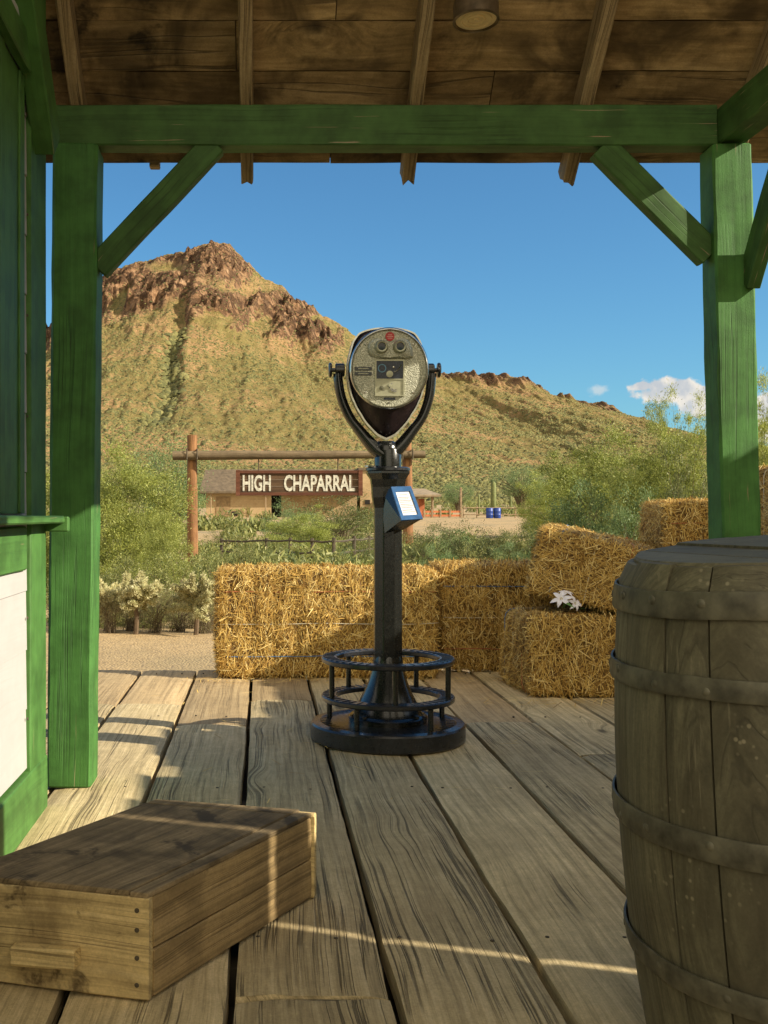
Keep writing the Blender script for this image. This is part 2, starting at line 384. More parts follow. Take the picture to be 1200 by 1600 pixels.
def grid(xs, ys, zf):
    XX, YY = np.meshgrid(xs, ys); ZZ = zf(XX, YY); n = len(xs); m = len(ys)
    V = np.stack([XX, YY, ZZ], -1).reshape(-1, 3)
    i = np.arange(n*m).reshape(m, n)
    Q = np.stack([i[:-1, :-1], i[:-1, 1:], i[1:, 1:], i[1:, :-1]], -1).reshape(-1, 4)
    return V, Q
sgn = lambda a, n, p: np.sign(np.linspace(-1, 1, n))*np.abs(np.linspace(-1, 1, n))**p*a
ysg = np.concatenate([np.linspace(-60, 5.8, 14), np.linspace(6.1, 30, 120), 30*np.exp(np.linspace(.03, math.log(12000/30), 90))])
V, Q = grid(sgn(9000, 241, 4.2), ysg, gz)
tag(link('ground', npmesh('ground', V, Q), sand(), smooth=0), kind='structure')

# mountain: ridge line 800 m away
RU = [-1500, -900, -500, -200, 0, 75, 120, 160, 205, 240, 285, 305, 330, 345, 358, 375, 395, 410, 440, 460, 500, 540, 560, 600, 650, 690, 735, 780, 800, 840, 870, 890, 920, 960, 1000, 1030, 1110, 1200, 1400, 1700, 2300, 3000]
RY = [785, 770, 720, 650, 565, 517, 470, 432, 408, 402, 393, 384, 376, 378, 382, 396, 416, 432, 445, 463, 488, 510, 528, 552, 572, 580, 584, 583, 592, 614, 619, 626, 631, 652, 671, 682, 712, 733, 760, 780, 792, 796]
YR = 800.0; Y0 = 190.0
GP = lambda t_: 212+108*t_+7*np.sin(t_*19)
def mz(XX, YY):
    u = CX+XX/YR*F
    tt = np.clip((YY-Y0)/(YR-Y0), 0, 1)
    ry = np.interp(u, RU, RY)+(fbm(u*.05, u*0+3, 4, 3)-.5)*7
    H = (800-ry)*YR/F
    zb = gz(XX, YY)*0+2.2-3*(1-sst(tt, 0, .03))
    mean = np.interp(u, RU, RY)
    wv = 1+.24*(fbm(u*.012, tt*2.2, 4, 21)-.5)*np.sin(tt*math.pi)
    p = (.30*tt+.70*tt**2.0)*wv
    z = zb+(H-zb)*p
    sy = 800-z*F/YY
    # spurs and gullies running downhill
    sp = ridged(u*.011+tt*.9, tt*1.2, 4, 31)-.5
    amp = sst(tt, .12, .5)*(1-sst(tt, .9, 1))*sst(H, 10, 90)
    z = z+sp*10*amp
    gl = (u-(CX+(GP(tt)-CX)*YY/YR))*.8; z = z-5*np.exp(-(gl/7)**2)*sst(tt, .25, .4)*(1-sst(tt, .60, .75))
    # crags
    wb = np.interp(u, [0, 150, 240, 330, 420, 470, 540, 700, 780, 840, 880, 930, 1000, 1060], [30, 100, 112, 118, 95, 85, 45, 12, 24, 12, 12, 18, 7, 3])
    wob = (fbm(u*.03, sy*.02, 4, 41)-.5)*80
    cm = 1-sst(sy-ry-wob*np.clip(wb/80, .2, 1), wb*.72, wb*1.06)
    sad = np.exp(-(((u-385)/72)**2+((sy-452)/17)**2)*1.1)+np.exp(-(((u-270)/48)**2+((sy-425)/12)**2))*.9
    cm = cm*(1-np.clip(sad, 0, 1))*sst(fbm(u*.022, sy*.03, 3, 47), .30, .48)*(1-.7*sst(tt, .975, 1))
    rk = ridged(u*.040+sy*.016, sy*.034, 5, 51)
    rk2 = ridged(u*.12, sy*.11, 4, 57)
    z = z+cm*((rk-.45)*15+(rk2-.5)*8+2)*np.clip(H/140, .12, 1)*(1-.8*sst(tt, .93, 1.0))
    z = z+(fbm(u*.2, tt*60, 3, 61)-.5)*2.2*sst(tt, .05, .3)
    back = np.clip((YY-YR)/500, 0, 1)
    return z*(1-back)**1.5-back*20, cm
xsu = np.concatenate([np.linspace(-1500, -60, 90), np.linspace(-55, 1260, 900), np.linspace(1275, 3000, 100)])
xs = (xsu-CX)/F*YR
ys = np.concatenate([Y0+(YR-Y0)*np.linspace(0, 1, 470)**.85, np.linspace(808, 1290, 26)])
XX, YY = np.meshgrid(xs, ys); ZZ, CM = mz(XX, YY)
CM = CM*(1-.42*sst(CX+XX/YR*F, 600, 680))
V, Q = grid(xs, ys, lambda a, b: ZZ)
me = npmesh('mountain', V, Q)
at = me.attributes.new('rock', 'FLOAT', 'POINT'); at.data.foreach_set('value', CM.astype(np.float32).ravel())
def mountmat():
    m, t, b = material('mountain_slope'); o = t.obj()
    rk = t.node('ShaderNodeAttribute', attribute_name='rock').outputs['Fac']
    nz = t.xyz(t.n.new('ShaderNodeNewGeometry').outputs['Normal'])[2]
    n1 = t.noise(o, .02, 6, .6); n2 = t.noise(o, .16, 6, .7); n3 = t.noise(o, .5, 4, .7)
    soil = t.ramp(n2, [(.3, (.21, .155, .058)), (.55, (.29, .215, .082)), (.75, (.36, .265, .118))])
    soil = t.mix(t.step(n1, .46, .62), soil, (.44, .26, .13))
    gr = t.m('MULTIPLY', t.step(n3, .42, .60), .7)
    soil = t.mix(gr, soil, t.ramp(n2, [(.3, (.15, .145, .045)), (.7, (.25, .23, .08))]))
    rock = t.ramp(t.noise(o, .10, 8, .8), [(.33, (.085, .045, .025)), (.5, (.29, .165, .088)), (.66, (.48, .31, .18))])
    vo = t.node('ShaderNodeTexVoronoi', {'Vector': t.vm('ADD', o, t.comb(t.m('MULTIPLY', n1, 60), t.m('MULTIPLY', n2, 25), t.m('MULTIPLY', n2, 18))), 'Scale': .09}, feature='DISTANCE_TO_EDGE').outputs['Distance']
    rock = t.mix(t.m('MULTIPLY', t.m('SUBTRACT', 1.0, t.step(vo, .0, .16)), .75), rock, (.075, .042, .026))
    rr = t.m('MAXIMUM', t.m('MULTIPLY', rk, .9), t.m('SUBTRACT', 1.0, t.step(nz, .45, .70)))
    soil = t.mix(t.m('MULTIPLY', t.step(rk, .1, .5), .7), soil, (.36, .215, .12))
    f = t.step(t.m('ADD', rr, t.m('MULTIPLY', t.m('SUBTRACT', n3, .5), 1.2)), .30, .62)
    t.put(b.inputs['Base Color'], t.mix(f, soil, rock)); b.inputs['Roughness'].default_value = .95
    b.inputs['Specular IOR Level'].default_value = .1
    h = t.m('ADD', t.m('MULTIPLY', n3, 1.0), t.m('MULTIPLY', t.noise(o, 1.6, 4, .7), .5))
    t.put(b.inputs['Normal'], t.bump(t.m('ADD', h, t.m('MULTIPLY', t.m('MULTIPLY', t.step(vo, 0, .2), rk), 1.5)), .9, 2.8)); return m
tag(link('mountain', me, mountmat(), smooth=0), kind='structure')
# far range, distance haze painted in as a blue base colour
V, Q = grid(np.linspace(-5200, 300, 160), np.array([6000, 6300, 6600, 7200.]), lambda a, b: np.where(b > 6500, (800-505)*6600/F*(.8+.4*fbm(a*.0012, a*0, 5, 5)), 0)*np.where(b > 7000, .2, 1)+np.where(b == 6300, 500, 0)*(.8+.4*fbm(a*.002, a*0, 4, 9)))
tag(link('distant_hills', npmesh('distant_hills', V, Q), plain('far_range_haze_tint', (.07, .10, .15), .95, 0, .2, .002), smooth=0), kind='structure')

# scattered bushes on the slope (a mass nobody could count)
rs = np.random.RandomState(4)
def mz_at(x, y): z, c = mz(x[None, :], y[None, :]); return z[0], c[0]
N = 95000
uu = rs.uniform(-80, 1290, N); tt = rs.uniform(0, 1, N)**1.25
yy = Y0+(YR-Y0)*tt; xx = (uu-CX)/F*yy*(1)
zz, cc = mz_at(xx, yy)
dn = fbm(xx*.02, yy*.02, 3, 71)
keep = (rs.rand(N) < (1-cc*.75)*np.clip((dn-.25)*3, .25, 1)) & (zz > .5)
xx, yy, zz = xx[keep], yy[keep], zz[keep]
gt = rs.uniform(.30, .66, 600); gy_ = Y0+(YR-Y0)*gt; gx_ = ((GP(gt)-CX)*gy_/F)+rs.normal(0, 2.6, 600)
gzv, _ = mz_at(gx_, gy_)
base = np.array([[1, 0, 0], [.3, .95, 0], [-.8, .6, 0], [-.8, -.6, 0], [.3, -.95, 0], [.62, .3, .75], [-.25, .62, .8], [-.62, -.2, .7], [.2, -.6, .85], [0, 0, 1.1]])
bf = np.array([[0, 1, 5], [1, 6, 5], [1, 2, 6], [2, 7, 6], [2, 3, 7], [3, 8, 7], [3, 4, 8], [4, 5, 8], [4, 0, 5], [5, 6, 9], [6, 7, 9], [7, 8, 9], [8, 5, 9]])
def bushes(x, y, z, smin, smax):
    n = len(x); s = rs.uniform(smin, smax, n)*(.6+.4*rs.rand(n)); hh = s*rs.uniform(.5, .95, n); a = rs.uniform(0, 6.28, n)
    b = base[None]*(1+rs.uniform(-.28, .28, (n, 10, 1)))
    vx = (b[..., 0]*np.cos(a)[:, None]-b[..., 1]*np.sin(a)[:, None])*s[:, None]+x[:, None]
    vy = (b[..., 0]*np.sin(a)[:, None]+b[..., 1]*np.cos(a)[:, None])*s[:, None]+y[:, None]
    vz = b[..., 2]*hh[:, None]+z[:, None]-s[:, None]*.3
    return np.stack([vx, vy, vz], -1).reshape(-1, 3), (bf[None]+(np.arange(n)*10)[:, None, None]).reshape(-1, 3)
V1, F1 = bushes(xx, yy, zz, .4, 1.15); V2, F2 = bushes(gx_, gy_, gzv, 1.2, 3.2)
def bushmat():
    m, t, b = material('slope_bush'); n = t.noise(t.obj(), 2.5, 3, .7)
    c = t.ramp(t.island(), [(0, (.10, .105, .032)), (.5, (.18, .175, .052)), (1, (.29, .26, .09))])
    t.put(b.inputs['Base Color'], t.mix(t.step(n, .35, .65), t.mix(.55, c, (.03, .032, .01)), c)); b.inputs['Roughness'].default_value = .9
    t.put(b.inputs['Normal'], t.bump(n, 1.0, .5)); return m
tag(link('hillside_scrub', npmesh('hillside_scrub', np.concatenate([V1, V2]), np.concatenate([F1, F2+len(V1)])), bushmat()), 'olive scrub bushes dotted over the mountain slope', 'scrub', kind='stuff')

# ------------------------------------------------------------------ plants
def leaves(Cn, D, L, Wd, seed):     # ribbons at centres Cn along directions D
    r = np.random.RandomState(seed); n = len(Cn)
    D = D/np.linalg.norm(D, axis=1, keepdims=True)
    q = r.normal(size=(n, 3)); s = np.cross(D, q); s /= np.linalg.norm(s, axis=1, keepdims=True)
    L = L*(.5+r.rand(n, 1)); Wd = Wd*(.6+.8*r.rand(n, 1))
    a = Cn-D*L/2; b = Cn+D*L/2
    V = np.stack([a-s*Wd*.3, a+s*Wd*.3, Cn+s*Wd*.5+D*L*.1, b, Cn-s*Wd*.5+D*L*.1], 1).reshape(-1, 3)
    return V, (np.arange(n)*5)[:, None]+np.array([[0, 1, 2, 3, 4]])
def plant_mesh(seed, ncl, nl, L, Wd, rc, shape='dome', up=.8, asp=1.6):
    """unit plant: radius 1, height 1 -> foliage mesh, stem mesh"""
    r = np.random.RandomState(seed); cl = []
    while len(cl) < ncl:
        p = r.uniform(-1, 1, 3); p[2] = r.rand()
        if shape == 'dome': e = p[0]**2+p[1]**2+(p[2]-.25)**2/.55; ok = .25 < e < 1 and p[2] > .04
        elif shape == 'tree': e = p[0]**2+p[1]**2+((p[2]-.62)/.38)**2; ok = e < 1 and e > .1
        else: e = (p[0]**2+p[1]**2)/(0.15+.85*p[2])**2; ok = e < 1
        if ok: cl.append(p)
    cl = np.array(cl); cl *= 1+.16*r.normal(size=(ncl, 1))*np.array([[1, 1, .6]])
    cs = r.uniform(.5, 1.4, ncl)
    idx = r.choice(ncl, nl, p=cs/cs.sum())
    off = r.normal(size=(nl, 3))*rc*cs[idx][:, None]
    off[:, 2] *= .8; A3 = np.array([1, 1, asp]); Cn = cl[idx]*A3+off*1.25; Cn[:, 2] = np.abs(Cn[:, 2])+.01
    D = Cn*np.array([1, 1, 0])*.7+np.array([0, 0, up])+off/rc*.30+r.normal(size=(nl, 3))*.60
    V, Fq = leaves(Cn, D, L, Wd, seed); V = V/A3
    me = npmesh('foliage', V, Fq)
    mb = MB(); ns = min(ncl, 60)
    for i in range(ns):
        c = Vector(cl[i]); sb_ = .04 if shape == 'tree' else .16; b = Vector((r.normal()*sb_, r.normal()*sb_, -.04))
        mid = b.lerp(c, .45)+Vector((r.normal()*.06, r.normal()*.06, .12*c.length)); mid.x *= .6; mid.y *= .6
        w = .014 if shape != 'tree' else .026
        mb.tube([b, b.lerp(mid, .5)+Vector((r.normal()*.03, r.normal()*.03, 0)), mid, mid.lerp(c, .55)+Vector((r.normal()*.03,)*3), c], [w, w*.8, w*.55, w*.35, w*.12], 4)
    sm = bpy.data.meshes.new('stem'); sm.from_pydata(mb.v, [], mb.f); sm.update()
    return me, sm
KIND = {
 'palo': [plant_mesh(11+i, 170, 64000, .036, .0115, .075, 'dome', .35, 2.3) for i in range(3)],
 'paloopen': [plant_mesh(21+i, 95, 26000, .045, .010, .065, 'cone', .5, 3.0) for i in range(2)],
 'creo': [plant_mesh(31+i, 70, 9000, .040, .018, .085, 'dome', .5, 1.7) for i in range(3)],
 'mesq': [plant_mesh(41+i, 90, 14000, .040, .016, .095, 'dome', .3, 1.7) for i in range(2)],
 'tree': [plant_mesh(51+i, 90, 14000, .036, .015, .095, 'tree', .3, 2.0) for i in range(2)],
 'dry': [plant_mesh(61+i, 60, 5000, .09, .006, .12, 'cone', .6, 1.6) for i in range(2)]}
KM = {'palo': (M_palo, M_pbark), 'paloopen': (M_palo, M_pbark), 'creo': (M_creo, M_bark), 'mesq': (M_mesq, M_bark), 'tree': (M_mesq, M_bark), 'dry': (M_dry, M_bark), 'dark': (M_darkl, M_bark)}
KIND['dark'] = [(a.copy(), b.copy()) for a, b in KIND['mesq']]
for k, lst in KIND.items():
    for a, b in lst: a.materials.clear(); b.materials.clear(); a.materials.append(KM[k][0]); b.materials.append(KM[k][1])
def plant(kind, px, ytop, Y, rpx, label, cat='shrub', name='desert_shrub', group=None, var=None, part='stem', squash=1.0):
    x = (px-CX)*Y/F; g = float(gz(x, Y))-.02; H = EYE-(ytop-800)*Y/F-g; r = rpx*Y/F
    o = thing(name, label, cat, (x, Y, g), group)
    lst = KIND[kind]; a, b = lst[RNG.randrange(len(lst)) if var is None else var % len(lst)]
    for nm, mm in (('foliage', a), (part, b)):
        c = bpy.data.objects.new(nm, mm); C.objects.link(c); c.parent = o
        c.scale = (r, r*squash, H)
        c.rotation_euler = (0, 0, 0)
    o.rotation_euler = (0, 0, RNG.uniform(0, 6.28)); return o
PL = [
 # left mass beside the post
 ('palo', 185, 702, 13.5, 100, 'tall feathery yellow-green palo verde rising just right of the left green post', 'tree', 'palo_verde'),
 ('tree', 262, 690, 36, 58, 'blue-green mesquite behind the palo verde, left of the left gate pole', 'tree', 'mesquite_tree'),
 ('palo', 110, 735, 15, 90, 'palo verde mostly hidden behind the left green post', 'tree', 'palo_verde'),
 ('palo', 250, 800, 12.2, 44, 'lower yellow-green palo verde at the foot of the left gate pole', 'tree', 'palo_verde'),
 ('creo', 185, 868, 10.2, 62, 'low creosote bush behind the cholla nearest the left post', 'shrub', 'creosote_bush'),
 ('creo', 270, 862, 10.8, 60, 'creosote bush between the two pale chollas', 'shrub', 'creosote_bush'),
 ('creo', 335, 872, 11.5, 42, 'creosote bush just behind the left end of the long straw bale', 'shrub', 'creosote_bush'),
 ('dry', 245, 925, 9.2, 42, 'grey dry brush on the sand between the two chollas', 'shrub', 'dry_brush'),
 ('dry', 172, 932, 9.1, 36, 'dry twiggy brush at the edge of the left green post', 'shrub', 'dry_brush'),
 ('dry', 330, 930, 9.3, 34, 'dry brush at the left end of the long straw bale', 'shrub', 'dry_brush'),
 ('creo', 105, 880, 10.0, 50, 'creosote bush hidden behind the foot of the left post', 'shrub', 'creosote_bush'),
 ('creo', 225, 905, 9.8, 48, 'low olive brush behind the stalk of the nearer cholla', 'shrub', 'creosote_bush'),
 ('dry', 205, 940, 9.35, 44, 'dry grey twigs around the stalk of the nearer cholla', 'shrub', 'dry_brush'),
 ('dry', 280, 938, 9.4, 46, 'dry grey twigs left of the second cholla', 'shrub', 'dry_brush'),
 ('creo', 300, 912, 9.9, 46, 'low olive brush behind the second cholla', 'shrub', 'creosote_bush'),
 ('creo', 160, 908, 9.8, 46, 'low olive brush against the left green post', 'shrub', 'creosote_bush'),
 ('dry', 318, 945, 9.2, 36, 'dry twigs between the second cholla and the long bale', 'shrub', 'dry_brush'),
 # middle band behind bale
 ('creo', 385, 856, 16, 46, 'olive bush in front of the house, left of the dark rail fence', 'shrub', 'creosote_bush'),
 ('palo', 470, 800, 26, 60, 'soft green palo verde under the word CHAPARRAL', 'shrub', 'palo_verde'),
 ('dark', 530, 775, 34, 62, 'dark twiggy mesquite under the right half of the hanging sign', 'shrub', 'mesquite_bush'),
 ('mesq', 455, 790, 42, 45, 'small green bush against the house below the sign', 'shrub', 'mesquite_bush'),
 ('creo', 560, 840, 22, 55, 'olive bush just left of the viewer column', 'shrub', 'creosote_bush'),
 ('creo', 440, 846, 22, 50, 'pale olive bush behind the dark rail fence', 'shrub', 'creosote_bush'),
 ('creo', 350, 828, 33, 40, 'olive bush below the corner of the adobe house', 'shrub', 'creosote_bush'),
 ('dark', 675, 826, 20, 52, 'dark green bush right of the far gate pole', 'shrub', 'mesquite_bush'),
 ('dark', 735, 830, 18, 55, 'dark green bush above the joint of the two front bales', 'shrub', 'mesquite_bush'),
 ('creo', 790, 832, 17, 50, 'olive bush above the second straw bale', 'shrub', 'creosote_bush'),
 ('dark', 845, 828, 19, 50, 'dark bush behind the tilted straw bale', 'shrub', 'mesquite_bush'),
 ('creo', 615, 835, 25, 45, 'olive bush behind the viewer column', 'shrub', 'creosote_bush'),
 ('mesq', 705, 832, 27, 48, 'green bush between the far gate pole and the blue drums', 'shrub', 'mesquite_bush'),
 ('dark', 770, 833, 25, 48, 'dark bush in front of the blue drums', 'shrub', 'mesquite_bush'),
 ('creo', 825, 830, 24, 46, 'olive bush right of the blue drums, behind the tilted bale', 'shrub', 'creosote_bush'),
 # right
 ('palo', 945, 676, 20, 96, 'broad light green palo verde above the tilted straw bale', 'tree', 'palo_verde'),
 ('palo', 1035, 686, 17, 92, 'full palo verde between the broad one and the right green post', 'tree', 'palo_verde'),
 ('paloopen', 1066, 622, 17.5, 52, 'tall open palo verde against the cloud, left of the right green post', 'tree', 'palo_verde'),
 ('dark', 1075, 712, 15, 48, 'dark green bush against the left edge of the right green post', 'shrub', 'mesquite_bush'),
 ('mesq', 905, 765, 17, 62, 'dark leafy bush directly behind the tilted straw bale', 'shrub', 'mesquite_bush'),
 ('mesq', 985, 775, 15, 60, 'leafy bush behind the gap between tilted bale and high bale', 'shrub', 'mesquite_bush'),
 ('paloopen', 1195, 600, 16, 62, 'palo verde seen to the right of the right green post', 'tree', 'palo_verde'),
 ('palo', 1215, 665, 18, 85, 'palo verde low beyond the right green post', 'tree', 'palo_verde'),
 ('palo', 1140, 720, 19, 80, 'palo verde hidden mostly behind the right green post', 'tree', 'palo_verde'),
 # far band
 ('palo', 865, 735, 48, 50, 'pale palo verde left of the broad one, beyond the rail fence', 'tree', 'palo_verde'),
 ('tree', 815, 728, 150, 40, 'dark round trees at the foot of the slope, right of the saguaro', 'tree', 'mesquite_tree'),
 ('tree', 715, 752, 135, 26, 'small tree between the orange shelter and the saguaro', 'tree', 'mesquite_tree'),
 ('tree', 300, 742, 130, 40, 'green tree behind the left corner of the adobe house', 'tree', 'mesquite_tree'),
 ('tree', 860, 750, 110, 36, 'green tree behind the rail fence right of the saguaro', 'tree', 'mesquite_tree'),
]
for k, px, yt, Y, r, lab, cat, nm in PL: plant(k, px, yt, Y, r, lab, cat, nm, group='desert shrubs and trees beyond the porch')

# low scrub between, one mass
rs = np.random.RandomState(9); vs = []; fs = []; o_ = 0
for i in range(900):
    Y = 16+rs.rand()**1.6*190; px = rs.uniform(-150, 1350); x = (px-CX)*Y/F
    if 84 < Y < 100 and 300 < px < 900: continue
    if 600 < px < 860 and 45 < Y < 100: continue
    if 300 < px < 600 and Y > 60 and rs.rand() < .7: continue
    g = float(gz(x, Y)); s = rs.uniform(.35, 1.0)*(1 if Y < 60 else 1.6); n = int(420 if Y < 45 else 160)
    q = rs.normal(size=(n, 3)); q /= np.linalg.norm(q, axis=1, keepdims=True); q *= rs.rand(n, 1)**.4
    q[:, 2] = np.abs(q[:, 2]); q *= np.array([s, s, s*.8]); q += np.array([x, Y, g])
    D = rs.normal(size=(n, 3))*.6+np.array([0, 0, .8])
    lw = .03 if Y < 45 else .09
    v_, f_ = leaves(q, D, lw*4, lw, i); vs.append(v_); fs.append(f_+o_); o_ += len(v_)
tag(link('ground_scrub', npmesh('ground_scrub', np.concatenate(vs), np.concatenate(fs)), M_creo), 'low olive scrub covering the desert floor', 'scrub', kind='stuff')

for k, (px, yt, Y, r_) in enumerate(((400, 862, 17.5, 40), (455, 868, 18, 42), (515, 866, 18.5, 40), (560, 864, 19, 38), (360, 868, 17, 36), (690, 856, 16, 40), (745, 858, 15.5, 42), (800, 854, 16, 42))):
    plant(('creo', 'mesq')[k % 2], px, yt, Y, r_, ['low bush just over the long bale, between two posts of the dark fence', 'low green bush over the long bale below the letter C of the sign', 'low bush over the long bale below the middle of CHAPARRAL', 'low green bush over the long bale left of the viewer column', 'low bush over the left corner of the long bale', 'low green bush over the joint right of the viewer column', 'low bush over the second bale', 'low green bush over the right end of the second bale'][k], 'shrub', 'creosote_bush', group='desert shrubs and trees beyond the porch')
# chollas
M_cholla = leafmat('cholla_spines', [(.42, .38, .18), (.60, .55, .28), (.75, .70, .42)], .6, .25)
M_chb = plain('cholla_joint', (.22, .21, .09), .8, 0, .3, 30)
M_chst = plain('cholla_stem', (.10, .065, .035), .9, 0, .3, 30)
def cholla(px, ybase, Y, hpx, label, seed):
    r = random.Random(seed); x = (px-CX)*Y/F; g = float(gz(x, Y)); H = hpx*Y/F
    o = thing('cholla_cactus', label, 'cactus', (x, Y, g), 'pale chollas on the sand')
    MB().tube([(0, 0, -.03), (.01, .01, H*.3), (-.01, 0, H*.6), (.01, 0, H*.8)], [.022, .02, .017, .014], 7).build('trunk', M_chst, o, 30, local=True)
    mb = MB(); cs = []; ds = []
    def joint(p, d, L, rd):
        q = p+d*L; mb.tube([p, p.lerp(q, .2), p.lerp(q, .6), q-d*L*.05, q], [rd*.6, rd, rd*1.05, rd*.8, rd*.3], 6)
        for _ in range(int(230*L/.12)):
            a = r.random(); n = Vector((r.gauss(0, 1), r.gauss(0, 1), r.gauss(0, 1))); n = (n-d*n.dot(d)*.6).normalized()
            cs.append(p.lerp(q, a)+n*rd*1.15); ds.append(n+d*.3)
        return q
    for i in range(34):
        a = r.uniform(0, 6.28); z = r.uniform(.50, .95)*H
        d = Vector((math.cos(a), math.sin(a), r.uniform(-.2, .8))).normalized(); p = Vector((0, 0, z*.9))
        for k in range(r.choice((2, 2, 3))):
            p = joint(p, d, r.uniform(.06, .11), r.uniform(.017, .026))
            d = (d+Vector((r.gauss(0, .6), r.gauss(0, .6), r.gauss(.15, .5)))).normalized()
    mb.build('branches', M_chb, o, 0, local=True)
    v_, f_ = leaves(np.array([tuple(c) for c in cs]), np.array([tuple(c) for c in ds]), .026, .006, seed)
    link('spines', npmesh('spines', v_, f_), M_cholla, o)
cholla(212, 985, 9.0, 92, 'pale cholla cactus on a brown stalk, nearer the left green post', 3)
cholla(306, 985, 9.0, 84, 'pale cholla cactus left of the long straw bale', 5)
cholla(165, 985, 9.3, 66, 'smaller cholla half hidden by the left green post', 8)

# saguaros
M_sag = plain('saguaro_skin', (.13, .15, .05), .8, 0, .3, 6)
def saguaro(px, ytop, ybot, Y, w, arms, label):
    x = (px-CX)*Y/F; g = float(gz(x, Y)) if Y < 190 else float(mz_at(np.array([x]), np.array([Y]))[0][0])
    if Y < 190: H = EYE-(ytop-800)*Y/F-g
    else: H = (ybot-ytop)*Y/F
    o = thing('saguaro', label, 'cactus', (x, Y, g), 'saguaros on the slope')
    def col(pts, rr):
        mb = MB(); pts = [Vector(p) for p in pts]; rings = []
        for i, p in enumerate(pts):
            rings.append([p+Vector((math.cos(2*math.pi*j/24)*rr[i]*(1+.10*(j % 2)), math.sin(2*math.pi*j/24)*rr[i]*(1+.10*(j % 2)), 0)) for j in range(24)])
        return mb.loft(rings)
    col([(0, 0, -.1), (0, 0, H*.5), (0, 0, H*.93), (0, 0, H*.985), (0, 0, H)], [w*.9, w*1.1, w*.95, w*.6, w*.15]).build('trunk', M_sag, o, 0, local=True)
    for sx, z0, z1 in arms:
        MB().tube([(0, 0, H*z0), (sx*w*2.2, 0, H*z0+w*.5), (sx*w*2.9, 0, H*z0+w*2), (sx*w*2.9, 0, H*z1), (sx*w*2.9, 0, H*z1+w)], [w*.6, w*.65, w*.65, w*.6, w*.15], 10).build('arm', M_sag, o, 0, local=True)
saguaro(771, 752, 803, 97, .21, [], 'tall plain saguaro standing behind the blue drums')
saguaro(798, 775, 800, 110, .12, [], 'short thin saguaro right of the blue drums')
saguaro(848, 760, 790, 150, .2, [(1, .5, .8)], 'distant saguaro with one arm near the pale palo verde')
saguaro(830, 762, 790, 160, .16, [], 'thin distant saguaro left of the one-armed saguaro')
saguaro(748, 772, 800, 105, .1, [], 'small saguaro left of the tall plain saguaro')

# ------------------------------------------------------------------ far buildings
def adobe():
    m, t, b = material('adobe_wall'); o = t.obj(); n = t.noise(o, 1.2, 5, .65); br = t.node('ShaderNodeTexBrick', {'Vector': t.comb(t.xyz(o)[0], t.xyz(o)[2], 0.0), 'Scale': 1.6, 'Color1': (.42, .30, .16, 1), 'Color2': (.36, .24, .12, 1), 'Mortar': (.30, .21, .12, 1), 'Mortar Size': .03})
    t.put(b.inputs['Base Color'], t.mix(t.step(n, .3, .75), br.outputs[0], (.46, .34, .19))); b.inputs['Roughness'].default_value = .95
    t.put(b.inputs['Normal'], t.bump(n, .6, .05)); return m
M_adobe = adobe()
M_shake = plain('brown_roof_shakes', (.12, .088, .055), .9, 0, .35, 2.5, .6, 3, 0, .1)
M_dkop = plain('dark_opening', (.012, .010, .008), .9)
M_door = plain('weathered_door', (.24, .16, .08), .85, 0, .3, 4)
yb = 100.0; g0 = .3
h = thing('adobe_house', 'low tan adobe ranch house with brown roof behind the hanging sign', 'house', ((430-CX)*yb/F, yb, g0))
X = lambda px, Y=yb: (px-CX)*Y/F
Zy = lambda py, Y=yb: EYE-(py-800)*Y/F
MB().box(X(322), X(424), yb, yb+6, g0-.4, Zy(768)).box(X(440), X(560), yb+1.5, yb+6.5, g0-.4, Zy(768)).box(X(424), X(440), yb+2.5, yb+6.3, g0-.4, Zy(768)).build('wall', M_adobe, h)
MB().add([(X(312), yb-.8, Zy(768)), (X(566), yb-.8, Zy(768)), (X(558), yb+3.6, Zy(731)), (X(318), yb+3.6, Zy(731)), (X(566), yb+8, Zy(768)), (X(312), yb+8, Zy(768)),
          (X(312), yb-.8, Zy(771)), (X(566), yb-.8, Zy(771)), (X(566), yb+8, Zy(771)), (X(312), yb+8, Zy(771))],
         [(0, 1, 2, 3), (3, 2, 4, 5), (0, 3, 5), (1, 4, 2), (6, 7, 1, 0), (7, 8, 4, 1), (8, 9, 5, 4), (9, 6, 0, 5), (9, 8, 7, 6)]).build('roof', M_shake, h)
MB().box(X(338), X(360), yb-.05, yb, g0, Zy(776)).build('door', M_door, h)
MB().box(X(424.3), X(439.5), yb+2.3, yb+2.5, g0, Zy(772)).build('doorway', M_dkop, h)
MB().box(X(362), X(371), yb-.04, yb+.02, Zy(806), Zy(799)).build('vent', M_dkop, h)
for q in (330, 345, 372, 395, 415): MB().tube([(X(q), yb-.55, g0-.3), (X(q), yb-.55, Zy(770))], .06, 6).build('porch_post', M_rail, h) if q in (330, 415) else None
h2 = thing('adobe_shed', 'taller beige adobe block right of the sign, partly behind the viewer column', 'shed', (X(590), 102, g0))
MB().box(X(563, 102), X(626, 102), 102, 107, g0-.4, Zy(735, 102)).build('wall', M_adobe, h2)
MB().box(X(560, 102), X(630, 102), 101.8, 107.3, Zy(735, 102), Zy(731, 102)).build('roof', M_shake, h2)
MB().box(X(570, 102), X(578, 102), 101.93, 102, Zy(788, 102), Zy(781, 102)).build('window', M_dkop, h2)
h3 = thing('open_shelter', 'open shelter with pale roof and orange panel right of the far gate pole', 'shelter', (X(660), 96, g0))
